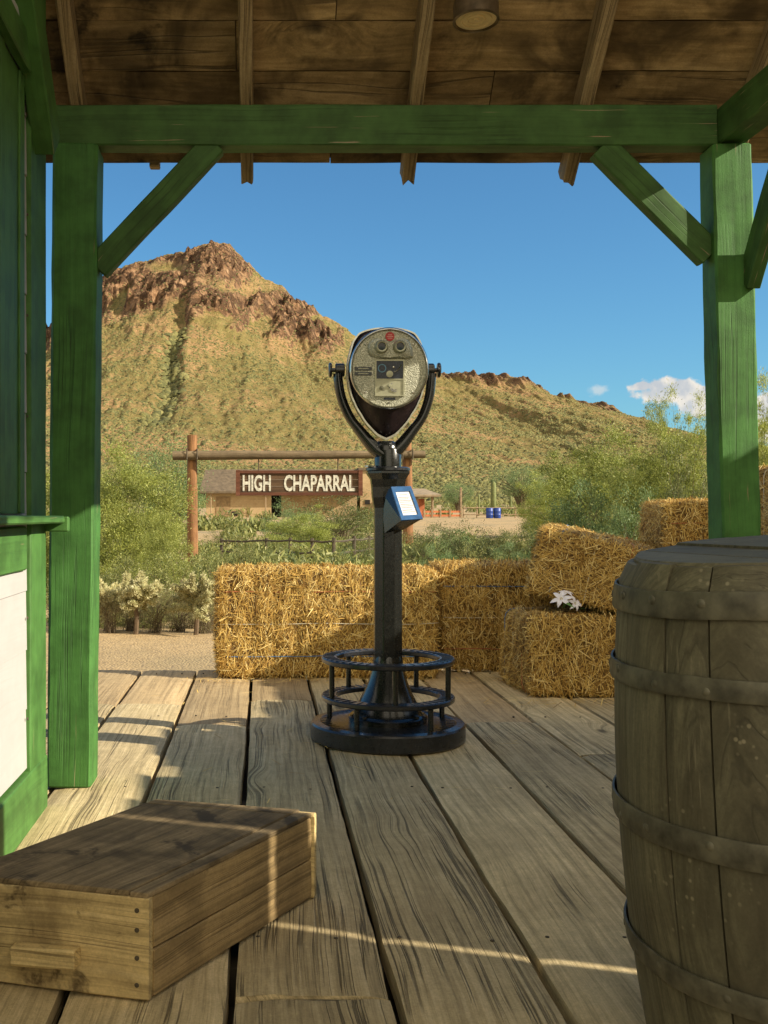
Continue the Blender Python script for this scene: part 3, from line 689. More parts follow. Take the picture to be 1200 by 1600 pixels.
MB().add([(X(615, 95), 94.5, Zy(773, 95)), (X(688, 95), 94.5, Zy(773, 95)), (X(672, 95), 98.5, Zy(762, 95)), (X(620, 95), 98.5, Zy(762, 95)), (X(615, 95), 102, Zy(773, 95)), (X(688, 95), 102, Zy(773, 95)),
          (X(615, 95), 94.5, Zy(776, 95)), (X(688, 95), 94.5, Zy(776, 95)), (X(688, 95), 102, Zy(776, 95)), (X(615, 95), 102, Zy(776, 95))],
         [(0, 1, 2, 3), (3, 2, 5, 4), (0, 3, 4), (1, 5, 2), (6, 7, 1, 0), (7, 8, 5, 1), (8, 9, 4, 5), (9, 6, 0, 4), (9, 8, 7, 6)]).build('roof', plain('pale_shakes', (.26, .20, .13), .9, 0, .3, 2), h3)
for q in (622, 652, 676): MB().tube([(X(q, 95), 95.1, g0-.3), (X(q, 95), 95.1, Zy(775, 95))], .12, 8).build('post', M_rail, h3)
MB().box(X(640, 96), X(664, 96), 96.2, 96.5, g0-.2, Zy(779, 96)).build('panel', M_orange, h3)
MB().box(X(655, 95), X(718, 95), 94.3, 94.6, Zy(801, 95), Zy(798, 95)).box(X(655, 95), X(718, 95), 94.3, 94.6, Zy(807, 95), Zy(804, 95)).build('railing', M_orange, h3)
for q in (660, 672, 685, 700, 717): MB().box(X(q, 95), X(q+2.5, 95), 94.25, 94.65, g0-.4, Zy(796, 95) if q < 717 else Zy(762, 95)).build('railing_post', M_rail, h3)
def railfence(name, label, pts, hgt, mat, nr, pr, rr):
    c = sum((Vector(p) for p in pts), Vector())/len(pts)
    f = thing(name, label, 'fence', (c.x, c.y, float(gz(c.x, c.y))))
    for i, p in enumerate(pts):
        g = float(gz(p[0], p[1])); MB().tube([(p[0], p[1], g-.3), (p[0]+.02, p[1], g+hgt*RNG.uniform(.98, 1.06))], pr, 7).build('post', mat, f)
        if i:
            q = pts[i-1]; g2 = float(gz(q[0], q[1]))
            for k in range(nr):
                zz_ = hgt*(.93-.5*k/ max(1, nr-1)*1.2); MB().tube([(q[0], q[1]-pr, g2+zz_), ((p[0]+q[0])/2, (p[1]+q[1])/2-pr, (g+g2)/2+zz_-.02), (p[0], p[1]-pr, g+zz_)], rr, 6).build('rail', mat, f)
railfence('rail_fence', 'long pale rail fence behind the blue drums', [(X(q, 93), 93, 0) for q in (724, 745, 780, 805, 830, 855, 880)], .95, M_rail, 2, .07, .05)
railfence('corral_fence', 'dark log fence just behind the long straw bale, left of the viewer', [(X(q, Y), Y, 0) for q, Y in ((345, 23), (415, 22), (452, 21.3), (486, 20.8), (520, 20.6), (552, 21.5), (575, 23), (600, 25))], .76, M_drail, 3, .035, .022)
for i, (q, lab) in enumerate(((765, 'blue plastic drum standing left of its twin below the saguaro'), (777, 'blue plastic drum standing right of its twin below the saguaro'))):
    d = thing('blue_drum', lab, 'drum', (X(q, 92), 92, float(gz(X(q, 92), 92))), 'blue drums by the rail fence')
    MB().lathe([(.27, 0), (.30, .05), (.30, .28), (.315, .31), (.30, .34), (.30, .58), (.315, .61), (.30, .64), (.30, .84), (.27, .88)], 20).build('barrel_body', M_blued, d, 40, local=True)
    MB().lathe([(.28, .88), (.285, .90), (.2, .905)], 20).build('lid', M_blued, d, 40, local=True)

# ------------------------------------------------------------------ ranch gate
Yg = 28.0
g = thing('ranch_gate', 'tall log gate with a hanging name board, behind the viewer', 'gate', (X(470, Yg), Yg, -.5))
def log(name, p0, p1, r0, r1, mat, par, n=14):
    p0 = Vector(p0); p1 = Vector(p1); L = (p1-p0).length; Z = (p1-p0).normalized(); sd = RNG.randint(0, 999)
    rings = []
    for i in range(n+1):
        t_ = i/n; r = r0+(r1-r0)*t_
        rings.append([(math.cos(a)*r*(1+.12*(float(vnoise(t_*7+j, sd))-.5)), math.sin(a)*r*(1+.12*(float(vnoise(t_*7+j, sd+5))-.5)), L*t_) for j, a in enumerate([2*math.pi*k/14 for k in range(14)])])
    o = MB().loft(rings).build(name, mat, par, 50, local=True)
    q = Vector((0, 0, 1)).rotation_difference(Z); o.rotation_mode = 'QUATERNION'; o.rotation_quaternion = q; o.location = p0-Vector(par.location); return o
log('pole', P(301, 905, Yg), P(300, 680, Yg), .15, .13, M_pole, g)
log('pole', P(638, 905, Yg), P(636, 688, Yg), .14, .12, M_pole, g)
log('crossbar', P(270, 712, Yg-.22), P(664, 710, Yg-.22), .12, .10, M_grey, g, 22)
for q in (292, 308, 629, 645): MB().tube([P(q, 718, Yg-.35), P(q, 703, Yg-.35), P(q, 702, Yg+.1)], .02, 6).build('iron_strap', M_drail, g)
for q in (404, 528): MB().tube([P(q, 717, Yg-.22), P(q, 738, Yg-.22)], .018, 6).build('hanger', M_drail, g)
sx0, sx1, sz0, sz1 = X(374, Yg), X(560, Yg), Zy(771, Yg), Zy(739, Yg)
nb = MB()
for k in range(3): a = sz0+(sz1-sz0)*k/3; nb.box(sx0, sx1, Yg-.24, Yg-.20, a+.005, a+(sz1-sz0)/3-.005)
sb = nb.build('sign_board', M_signb, g)
fr = MB(); wd = .055
fr.box(sx0-.03, sx1+.03, Yg-.28, Yg-.17, sz1-.02, sz1+wd).box(sx0-.03, sx1+.03, Yg-.28, Yg-.17, sz0-wd, sz0+.02)
fr.box(sx0-wd-.03, sx0+.02, Yg-.29, Yg-.16, sz0-wd-.01, sz1+wd+.01).box(sx1-.02, sx1+wd+.03, Yg-.29, Yg-.16, sz0-wd-.01, sz1+wd+.01)
fr.build('sign_frame', M_signf, g)
def text(body, x0, x1, z0, z1, Y, mat, parent, name='lettering', bold=.03, th=.01):
    cu = bpy.data.curves.new('t', 'FONT'); cu.body = body; cu.size = 1; cu.offset = bold; cu.extrude = .5; cu.resolution_u = 3
    to = bpy.data.objects.new('t', cu); C.objects.link(to); bpy.context.view_layer.update()
    me = bpy.data.meshes.new_from_object(to.evaluated_get(bpy.context.evaluated_depsgraph_get())); bpy.data.objects.remove(to)
    n = len(me.vertices); co = np.empty(n*3, np.float32); me.vertices.foreach_get('co', co); co = co.reshape(-1, 3)
    a = co.min(0); b = co.max(0); off = parent.location
    nv = np.stack([x0+(co[:, 0]-a[0])/(b[0]-a[0])*(x1-x0)-off[0], Y-th*(co[:, 2]+.5)-off[1], z0+(co[:, 1]-a[1])/(b[1]-a[1])*(z1-z0)-off[2]], -1)
    me.vertices.foreach_set('co', np.ascontiguousarray(nv, dtype=np.float32).ravel()); me.materials.clear()
    o = link(name, me, mat, parent); return o
text('HIGH', X(379.5, Yg), X(423, Yg), Zy(768, Yg), Zy(742.5, Yg), Yg-.242, M_cream, g, bold=.028)
text('CHAPARRAL', X(443.5, Yg), X(553.5, Yg), Zy(768, Yg), Zy(742.5, Yg), Yg-.242, M_cream, g, bold=.028)

# ------------------------------------------------------------------ deck
EDG = [-2.2, -1.89, -1.58, -1.275, -.97, -.668, -.362, -.058, .240, .533, .842, 1.145, 1.45, 1.755, 2.06, 2.365, 2.67, 2.975, 3.28]
JO = {6: [1.6, 4.93], 5: [4.93, 2.2], 7: [4.45], 8: [1.945, 5.03], 9: [], 10: [1.4], 11: [1.997, 4.5], 12: [3.9], 13: [5.1]}
verts = []; faces = []; mi = []
def plank(x0, x1, y0, y1, m, dz, rr):
    ny = max(4, int((y1-y0)/.045)); nx = 8; o = len(verts); sd = rr.randint(0, 999); tw = rr.uniform(-.002, .002)
    ecl = [float(vnoise(j*1.7, sd+3))*.012 for j in range(nx+3)]; ecr = [float(vnoise(j*1.7, sd+8))*.012 for j in range(nx+3)]
    for i in range(ny+1):
        y = y0+(y1-y0)*i/ny
        wl = (float(fbm(y*5, sd*1.0, 3))-.5)*.008; wr = (float(fbm(y*5, sd+40., 3))-.5)*.008
        for j in range(-1, nx+2):
            jj = min(max(j, 0), nx); k = jj/nx
            x = (x0+wl)*(1-k)+(x1+wr)*k; z = dz+tw*(2*k-1)-.0018*(2*k-1)**2+(float(vnoise(k*3+sd, y*1.4))-.5)*.004
            if j in (0, nx): z -= .0035
            if j in (-1, nx+1): z = -.045
            yy_ = y+(ecl[j+1] if i == 0 else (-ecr[j+1] if i == ny else 0))
            if i in (0, ny) and 0 <= j <= nx: z -= .003
            verts.append((x+(.003 if j == 0 else -.003 if j == nx else 0), yy_, z))
    w = nx+3
    for i in range(ny):
        for j in range(w-1):
            a = o+i*w+j; faces.append((a, a+1, a+w+1, a+w)); mi.append(m)
    faces.append(tuple(o+j for j in range(w-1, -1, -1))); mi.append(m); faces.append(tuple(o+ny*w+j for j in range(w))); mi.append(m)
rr = random.Random(12)
for i in range(1, len(EDG)):
    cuts = sorted(JO.get(i, [rr.uniform(1.5, 5)])); ys_ = [.3]+cuts+[6.0+rr.uniform(-.02, .02)]
    for k in range(len(ys_)-1):
        far = ys_[k] > 4.2
        plank(EDG[i-1]+.0065, EDG[i]-.0065, ys_[k]+.002, ys_[k+1]-.002, 1 if far else 0, rr.uniform(-.003, .001)+(-.004 if far else 0), rr)
mb = MB(); mb.v = verts; mb.f = faces
dk = mb.build('boardwalk', None, mats=[M_deck, M_deck2]); dk.data.polygons.foreach_set('material_index', mi); tag(dk, kind='structure')
dk.data.polygons.foreach_set('use_smooth', [True]*len(faces)); dk.data.set_sharp_from_angle(angle=R(35))
jb = MB()
for y in (1.0, 2.2, 3.4, 4.6, 5.85): jb.box(-2.2, 3.28, y-.03, y+.03, -.16, -.047)
jb.box(-2.2, 3.28, .3, 5.9, -.15, -.125)  # dark sheet under the planks, added so the gaps read as shade
nl_ = MB(); rn = random.Random(2)
for y in (1.03, 2.21, 3.41, 4.61, 5.84):
    for i in range(1, len(EDG)):
        for fx_ in (.22, .78):
            if rn.random() < .2: continue
            nl_.lathe([(.0045, -.004), (.0045, .0012), (.002, .002)], 8, Matrix.Translation((EDG[i-1]+(EDG[i]-EDG[i-1])*fx_+rn.uniform(-.03, .03), y+rn.uniform(-.02, .02), -.0015)))
tag(nl_.build('boardwalk_nails', M_drail), kind='structure')
tag(jb.build('boardwalk_joists_gap_shade', M_drail), kind='structure')

# ------------------------------------------------------------------ porch
po = thing('porch', 'green timber porch with rough board roof framing the view', 'porch', (.4, 3.45, 0))
YB = 3.43
timber('post', (-.613, 3.4725, 0.0), (-.593, 3.4725, 2.043), .142, .145, M_green, po, wob=.0018, ch=.009)
timber('post', (1.540, 3.4625, 0.0), (1.489, 3.4625, 2.043), .124, .112, M_green, po, wob=.002, ch=.006)
timber('beam', (-.672, YB+.04, 2.110), (1.452, YB+.04, 2.110), .130, .080, M_greenb, po, side=(0, 0, 1), wob=.0015)
timber('side_beam', (1.498, 3.50, 2.108), (1.498, .6, 2.108), .115, .085, M_greenb, po, side=(0, 0, 1))
def brace(a, b, w, d, Yc, **k): return timber('brace', P(*a, Yc), P(*b, Yc), w, d, M_greenb, po, side=(0, 1, 0), **k)
timber('brace', P(152, 420, 3.46), P(336, 226, 3.46), .050, .080, M_greenb, po, side=(0, 1, 0))
timber('brace', P(1108, 400, 3.46), P(938, 231, 3.46), .050, .086, M_greenb, po, side=(0, 1, 0))
timber('brace', (1.548, 3.42, 1.60), (1.548, 3.10, 2.05), .045, .085, M_greenb, po, side=(1, 0, 0))
TS = .9
roofz = lambda y: EYE+1.296+.105+TS*(3.45-y)
for xr in (-1.14, -.595, -.052, .493, 1.037, 1.575):
    y1 = 3.70; ln = Vector((0, -1, TS)).normalized(); nrm = Vector((0, -TS, -1)).normalized()
    a = Vector((xr, y1, roofz(y1))); b = Vector((xr+.004, 1.2, roofz(1.2)))
    o_ = nrm*.045
    timber('rafter', b+o_, a+o_, .043, .084, M_raft, po, side=(1, 0, 0), wob=.002, splits=True)
rb = MB(); yy_ = 3.59; k = 0; rr = random.Random(3)
sl_ = math.sqrt(1+TS*TS); dirv = Vector((0, -1, TS))/sl_; nrm = Vector((0, TS, 1)).normalized()
bw = [.17, .155, .16, .15, .16, .15, .16, .15, .16, .15, .16, .15, .16, .15, .16, .15, .16, .15, .16]
s_ = 0.0
for k, w in enumerate(bw):
    p = Vector((0, 3.68, roofz(3.68)))+dirv*s_; q = p+dirv*(w-.004)
    x = -1.3
    while x < 1.85:
        x2 = min(x+rr.uniform(1.2, 2.6), 1.86)
        if 1.86-x2 < .4: x2 = 1.86
        nseg = max(2, int((x2-x)/.08)); sd = rr.randint(0, 999); rings = []
        for i in range(nseg+1):
            xx_ = x+(x2-x-.003)*i/nseg; e0 = dirv*((float(vnoise(xx_*6, sd))-.5)*.004); e1 = dirv*((float(vnoise(xx_*6, sd+9))-.5)*.004); X3 = Vector((xx_, 0, 0))
            lift = nrm*(.002*(k % 2))
            rings.append([p+X3+e0+lift, p+X3+e0+nrm*.022+lift, q+X3+e1+nrm*.022+lift, q+X3+e1+lift])
        rb.loft(rings); x = x2
    s_ += w
rb.build('roof_boards', M_roof, po)
a_ = Vector((0, 3.676, roofz(3.676)))+nrm*.026; b_ = Vector((0, 1.4, roofz(1.4)))+nrm*.026; X1 = Vector((-1.28, 0, 0)); X2 = Vector((1.84, 0, 0))
MB().loft([[a_+X1, a_+X2, b_+X2, b_+X1], [a_+X1+nrm*.01, a_+X2+nrm*.01, b_+X2+nrm*.01, b_+X1+nrm*.01]]).build('roof_felt', M_drail, po)
gb = MB()  # gable boards added out of view to block sun above the side beam
for i in range(12):
    y = 3.3-i*.2; zb_ = 2.25+RNG.uniform(-.01, .01); gb.loft([[(a, b, z_) for a, b in ((1.80, y-.198), (1.82, y-.198), (1.82, y), (1.80, y)) for z_ in [zb_]], [(1.80, y-.198, roofz(y-.198)-.004), (1.82, y-.198, roofz(y-.198)-.004), (1.82, y, roofz(y)-.004), (1.80, y, roofz(y)-.004)]])
gb.build('sun_block_gable', M_raft, po)
timber('wood_block', P(234, 257, 3.69), P(250, 257, 3.69), .026, .035, M_raft, po, side=(0, 0, 1), wob=.001, seg=.01)

# ceiling lamp
lm = thing('ceiling_lamp', 'round tin ceiling lamp with ribbed lens under the roof boards', 'lamp', (.612, 3.08, 2.28))
Mt = Matrix.Translation((0, 0, 0)) @ Matrix.Rotation(R(-4), 4, 'X')
M_tin = plain('old_tin', (.16, .12, .075), .45, .6, .4, 30)
MB().lathe([(.060, .055), (.064, .05), (.064, .004), (.066, 0), (.060, -.003), (.058, .004), (.058, .05)], 40, Mt, cap=False).lathe([(.02, .053), (.061, .054)], 40, Mt, False).build('housing', M_tin, lm, 40, local=True)
MB().lathe([(.0005, .001), (.008, .0), (.010, .004), (.020, .004), (.022, 0), (.026, .0), (.028, .004), (.038, .004), (.040, .0), (.044, 0), (.046, .004), (.0575, .004)], 40, Mt, False).build('lens', plain('amber_lens', (.80, .62, .34), .4, 0, .12, 30), lm, 40, local=True)
MB().lathe([(.03, .05), (.034, .075), (.026, .1), (.026, .2)], 20, Mt).tube([(-.05, 0, .06), (-.045, 0, .10), (0, 0, .12), (.045, 0, .10), (.05, 0, .06)], .009, 8, Mt).build('bracket', M_tin, lm, 40, local=True)

# ------------------------------------------------------------------ left building
XW = -.655
bd = thing('station_building', 'white clapboard building front with green trim along the left edge', 'building', (XW-.3, 2.2, 0))
M_white = wood('white_siding_paint', (.5, .48, .44), (.6, .58, .54), (.25, .23, .2), 'Y', .3, .1, .7, .2, .001, paint=(.43, .415, .41), pv=.04, stain=0, knots=False)
wl = MB()
for k in range(24):
    z0 = .16+k*.165; wl.add([(XW-.005, .2, z0+.163), (XW-.002, .2, z0), (XW-.06, .2, z0), (XW-.06, .2, z0+.163), (XW-.005, 3.19, z0+.163), (XW-.002, 3.19, z0), (XW-.06, 3.19, z0), (XW-.06, 3.19, z0+.163)], [(0, 1, 5, 4), (0, 3, 2, 1), (4, 5, 6, 7), (1, 2, 6, 5), (0, 4, 7, 3)])
wl.build('siding', M_white, bd)
MB().box(XW-1.2, XW-.062, .2, 3.19, -.1, 4.1).build('wall_core', M_white, bd)
timber('corner_board', (XW-.018, 3.105, .13), (XW-.018, 3.105, 4.0), .21, .055, M_greenw, bd, side=(0, 1, 0), wob=.0008)
timber('corner_board', (XW-.10, 3.20, .0), (XW-.10, 3.20, 4.0), .17, .02, M_greenw, bd, side=(1, 0, 0), wob=.0008)
timber('base_board', (XW-.012, .2, .07), (XW-.012, 3.215, .07), .16, .05, M_greenw, bd, side=(0, 0, 1), wob=.001)
# window with green shutter
timber('window_sill', (XW+.03, .9, .862), (XW+.03, 3.20, .852), .022, .075, M_greenw, bd, side=(0, 0, 1), wob=.0008)
timber('sill_end', (XW-.02, 3.205, .838), (XW+.078, 3.205, .838), .045, .03, M_greenw, bd, side=(0, 0, 1), wob=.0006, seg=.02)
timber('apron', (XW+.002, .9, .775), (XW+.002, 2.955, .775), .120, .012, M_greenw, bd, side=(0, 0, 1), wob=.001)
sh = MB().box(XW-.002, XW+.006, 1.0, 2.935, .87, 2.05)
wsh = sh.build('shutter', M_greenw, bd)
for y in (2.88, 2.66, 2.44, 2.04, 1.6, 1.1): timber('shutter_batten', (XW+.008, y, .872), (XW+.008, y, 2.05), .055, .008, M_greenw, bd, side=(0, 1, 0), wob=.0008)
timber('window_head', (XW+.02, 1.0, 2.10), (XW+.02, 2.96, 2.10), .09, .03, M_greenw, bd, side=(0, 0, 1))
wp = MB().box(XW-.004, XW+.006, 1.2, 2.86, 2.2, 2.9).build('window_pane', M_glass, bd)
for y in (2.875, 2.6): timber('window_frame', (XW+.012, y, 2.15), (XW+.012, y, 2.95), .03, .02, M_white, bd, side=(0, 1, 0))
timber('window_frame', (XW+.012, 1.2, 2.17), (XW+.012, 2.89, 2.17), .03, .02, M_white, bd, side=(0, 0, 1))
timber('eave_brace', (XW+.035, 3.10, 1.93), (XW+.035, 2.45, 2.62), .12, .06, M_greenw, bd, side=(0, 1, 0))
for k in range(14):
    z = .3+k*.28; MB().lathe([(.004, 0), (.005, .002), (.002, .004)], 8, Matrix.Translation((XW+.001, 2.985, z)) @ Matrix.Rotation(R(90), 4, 'Y')).build('nail', M_drail, bd)

# unseen fence added as sun blocker; heights and gap shape the boardwalk shadows
bf_ = thing('sun_block_fence', 'tall board fence added out of view to shade the boardwalk from the right', 'fence', (3.5, 2.5, -.1))
fb = MB(); rr = random.Random(5)
def fboard(y0, y1, h):
    fb.loft([[(3.49, y0, -.13), (3.51, y0, -.13), (3.51, y1, -.13), (3.49, y1, -.13)], [(3.49, y0, h-.01), (3.51, y0, h-.01), (3.51, y1, h), (3.49, y1, h)]])
y = -3.0
while y < .92: fboard(y, y+.1495, 3.7); y += .15
fboard(y, 1.088, 3.7); fboard(1.111, 1.262, 3.0); fboard(1.264, 1.35, 2.03)
y = 1.352
while y < 5.08:
    hb = float(np.interp(y, [1.3, 2.95, 3.25, 5.2], [2.15, 2.15, 1.96, 1.90]))+rr.uniform(-.03, .04)
    fboard(y, y+.152, hb); y += .152
fb.build('boards', M_raft, bf_)
for z in (.3, 1.05): MB().box(3.515, 3.56, -3, 5.08, z, z+.09).build('rail', M_raft, bf_)

# ------------------------------------------------------------------ straw bales
BL, BW, BH = 1.17, .56, .40
def bale_mesh(seed, n=15000):
    r = np.random.RandomState(seed)
    # body: superellipsoid-like rounded box on a grid of cube faces
    vs = []; fs = []; k = 22
    for ax_ in range(3):
        for sg in (-1, 1):
            a, b = np.meshgrid(np.linspace(-1, 1, k+1), np.linspace(-1, 1, k+1)); p = np.zeros((k+1, k+1, 3))
            p[..., ax_] = sg; p[..., (ax_+1) % 3] = a; p[..., (ax_+2) % 3] = b; o = sum(len(v) for v in vs)
            vs.append(p.reshape(-1, 3)); i = np.arange((k+1)**2).reshape(k+1, k+1)
            q = np.stack([i[:-1, :-1], i[:-1, 1:], i[1:, 1:], i[1:, :-1]], -1).reshape(-1, 4)
            fs.append((q if sg > 0 else q[:, ::-1])+o)
    V = np.concatenate(vs); Fq = np.concatenate(fs)
    def shape(V):
        h = np.array([BL/2, BW/2, BH/2]); rad = .045
        Pp = V*h; core = np.clip(Pp, -(h-rad), h-rad); d = Pp-core; ln = np.linalg.norm(d, axis=1, keepdims=True)+1e-9
        out = core+d/ln*np.minimum(ln, rad)
        nrm = np.where(ln > 1e-6, d/ln, 0)
        fl = .010*(np.abs(np.sin(out[:, 0]*math.pi/.117+seed))-.6)             # flakes
        st = 0
        for y in (-.17, 0, .17): st = st+np.exp(-((out[:, 1]-y)/.018)**2)
        st = st*(np.abs(V[:, 2]) > .98)*.010
        nz_ = (fbm(out[:, 0]*7+seed, out[:, 1]*7+out[:, 2]*5, 3, seed)-.5)*.045
        return out+nrm*(fl-st+nz_)[:, None], nrm
    B, _ = shape(V)
    # straws
    area = np.array([BW*BH, BL*BH, BL*BW]); fa = r.choice(3, n, p=area/area.sum()); sg = r.choice([-1, 1], n)
    p = r.uniform(-1, 1, (n, 3)); p[np.arange(n), fa] = sg
    S_, nr = shape(p); nf = np.zeros((n, 3)); nf[np.arange(n), fa] = sg; nr = nf*.6+nr*.4; nr /= np.linalg.norm(nr, axis=1, keepdims=True)
    D = r.normal(size=(n, 3))*np.array([.55, 1.0, 1.0]); D -= nr*np.sum(D*nr, 1, keepdims=True); D /= np.linalg.norm(D, axis=1, keepdims=True)
    D += nr*(r.normal(size=(n, 1))*.20+.06); wild = r.rand(n) < .035; D[wild] += nr[wild]*.9
    D /= np.linalg.norm(D, axis=1, keepdims=True)
    s = np.cross(D, nr); s /= np.linalg.norm(s, axis=1, keepdims=True)+1e-9
    L = r.uniform(.02, .095, (n, 1))*np.where(wild, .8, 1)[:, None]; w = r.uniform(.0009, .0022, (n, 1))
    c = S_+nr*r.uniform(-.006, .010, (n, 1)); bend = nr*L*r.uniform(-.12, .15, (n, 1))
    a = c-D*L/2; b = c+D*L/2; m_ = c+bend
    SV = np.stack([a-s*w, a+s*w, m_-s*w, m_+s*w, b-s*w*.7, b+s*w*.7], 1).reshape(-1, 3); o = (np.arange(n)*6)[:, None]
    SF = np.concatenate([o+np.array([[0, 1, 3, 2]]), o+np.array([[2, 3, 5, 4]])])
    me = npmesh('straw', np.concatenate([B, SV]), np.concatenate([Fq, SF+len(B)]))
    me.materials.append(M_strawb); me.materials.append(M_straw)
    me.polygons.foreach_set('material_index', np.concatenate([np.zeros(len(Fq)), np.ones(len(SF))]).astype(np.int32))
    return me
BM = [bale_mesh(1, 38000), bale_mesh(2, 32000), bale_mesh(3, 32000)]
smesh = []
for k, y in enumerate((-.17, 0.0, .17)):
    hx, hz = BL/2-.004, BH/2-.001; rr_ = .045
    pts = []
    for cx_, cz_, a0 in ((hx-rr_, hz-rr_, 0), (-hx+rr_, hz-rr_, 90), (-hx+rr_, -hz+rr_, 180), (hx-rr_, -hz+rr_, 270)):
        for q in range(4): a = R(a0+q*30); pts.append(Vector((cx_+math.cos(a)*(rr_+.006), y+.002*math.sin(cx_*9), cz_+math.sin(a)*(rr_+.006))))
    full = []
    for i in range(len(pts)):
        a, b = pts[i], pts[(i+1) % len(pts)]; nn = max(1, int((a-b).length/.06))
        for j in range(nn):
            p = a.lerp(b, j/nn); w_ = float(vnoise(p.x*9+k*7, p.z*3+y*40))-.5; full.append(p+Vector((0, w_*.010, w_*.008)))
    full.append(full[0]); mb = MB().tube(full, .0022, 5)
    if k != 1: mb.tube([full[4], full[4]+Vector((.01, .01, .02)), full[4]+Vector((.025, .0, .015))], .004, 5)
    m_ = bpy.data.meshes.new('twine'); m_.from_pydata(mb.v, [], mb.f); m_.materials.append(M_string[k]); m_.update(); smesh.append(m_)
def bale(label, var, c, side=False, rz=0, roll=0, pitch=0, sc=(1, 1, 1), end=False, flip=False):
    o = thing('straw_bale', label, 'straw bale', c, 'straw bales on the boardwalk')
    Mx = Matrix.Rotation(rz, 4, 'Z') @ Matrix.Rotation(roll, 4, 'Y') @ Matrix.Rotation(pitch, 4, 'X')
    if side: Mx = Mx @ Matrix.Rotation(R(-90 if flip else 90), 4, 'X')
    if end: Mx = Mx @ Matrix.Rotation(R(90), 4, 'Y')
    o.rotation_euler = Mx.to_euler(); o.scale = sc
    for nm, m_ in [('straw', BM[var])]+[('twine', q) for q in smesh]:
        ch = bpy.data.objects.new(nm, m_); C.objects.link(ch); ch.parent = o
    return o
bale('long golden bale on edge behind the viewer, half in sun, with blue and red twine', 0, (.347, 5.86, .285), side=True, rz=R(-.5), flip=True)
bale('bale on its edge right of the viewer, joining the long golden bale', 1, (1.56, 6.12, .292), side=True, rz=R(1.5), sc=(1, 1.02, 1))
bale('shaded bale lying flat on the boards, front right, with white flowers on it', 2, (1.83, 5.34, .192), rz=R(1), sc=(1, 1, .93))
bale('tilted bale resting end-on atop the flat front bale', 1, (1.73, 5.66, .588), rz=R(73), pitch=R(12), sc=(1, .97, .80))
bale('hidden bale lying flat under the high bale beside the right post', 2, (2.78, 6.1, .205), rz=R(0))
bale('high bale on its edge just left of the right green post, top in sun', 0, (2.76, 5.98, .645), side=True, rz=R(-2), flip=True)
bale('bale stood on end at the right edge, beyond the right green post', 1, (2.74, 5.45, .555), end=True, rz=R(4), sc=(.93, 1, 1))

rs = np.random.RandomState(21); n = 420
cx_ = np.concatenate([rs.uniform(-.4, 2.0, 250), rs.uniform(1.0, 1.9, 80), rs.uniform(-.5, 2.2, 90)])
cy_ = np.concatenate([5.62-np.abs(rs.normal(0, .07, 250)), 5.0-np.abs(rs.normal(0, .10, 80)), rs.uniform(3.2, 5.6, 90)])
cc_ = np.stack([cx_, cy_, np.full(n, .006)+rs.rand(n)*.006], -1); dd_ = np.stack([rs.normal(size=n), rs.normal(size=n), rs.normal(size=n)*.06], -1); dd_ /= np.linalg.norm(dd_, axis=1, keepdims=True)
ss_ = np.cross(dd_, np.array([0, 0, 1.0])); ll_ = rs.uniform(.015, .05, (n, 1)); w_ = rs.uniform(.001, .0022, (n, 1))
VV = np.stack([cc_-dd_*ll_-ss_*w_, cc_-dd_*ll_+ss_*w_, cc_+dd_*ll_+ss_*w_, cc_+dd_*ll_-ss_*w_], 1).reshape(-1, 3)
tag(link('loose_straw', npmesh('loose_straw', VV, np.arange(4*n).reshape(-1, 4)), M_straw), 'loose straw stalks scattered on the boards by the bales', 'straw', kind='stuff')

# white lilies
fl = thing('artificial_lilies', 'white artificial lily blooms lying on the flat front bale', 'flowers', (1.44, 5.10, .415))
def lily(c, ax_, s, sd):
    r = random.Random(sd); c = Vector(c); Z = Vector(ax_).normalized(); q = Vector((0, 0, 1)).rotation_difference(Z).to_matrix().to_4x4()
    mb = MB()
    for k in range(6):
        a = k*math.pi/3+r.uniform(-.15, .15); L = s*r.uniform(.85, 1.1); rings = []
        for i in range(8):
            t_ = i/7; ww = s*.20*math.sin(math.pi*(t_*.86+.10)); rad = L*t_; z = s*(.35*t_-.55*t_*t_*t_*.8)+.012
            cx_, sx_ = math.cos(a), math.sin(a)
            rings.append([(rad*cx_-w2*sx_, rad*sx_+w2*cx_, z+abs(w2)*.35) for w2 in (-ww, -ww*.4, ww*.4, ww)])
        mb.loft(rings, cap=False, close=False, M=Matrix.Translation(c) @ q)
    mb.build('bloom', M_petal, fl, 0, local=True)
    st = MB()
    for k in range(5): a = k*1.256; st.tube([c, c+q @ Vector((math.cos(a)*s*.12, math.sin(a)*s*.12, s*.4))], .0015, 4)
    st.build('stamens', M_stamen, fl, local=True)
lily((-.022, 0, .04), (-.25, -.8, .5), .052, 1); lily((.036, .01, .02), (.4, -.8, .35), .042, 2); lily((.005, .02, .062), (.1, -.4, .9), .036, 3)
MB().loft([[(-.01, .02, 0), (0, .02, .004)], [(-.02, -.03, .03), (0, -.03, .035)], [(.02, -.06, .01), (.022, -.06, .012)]], cap=False, close=False).tube([(0, .03, .03), (.05, .06, .0), (.12, .1, -.01)], .003, 5).build('stalk', M_leafg, fl, local=True)

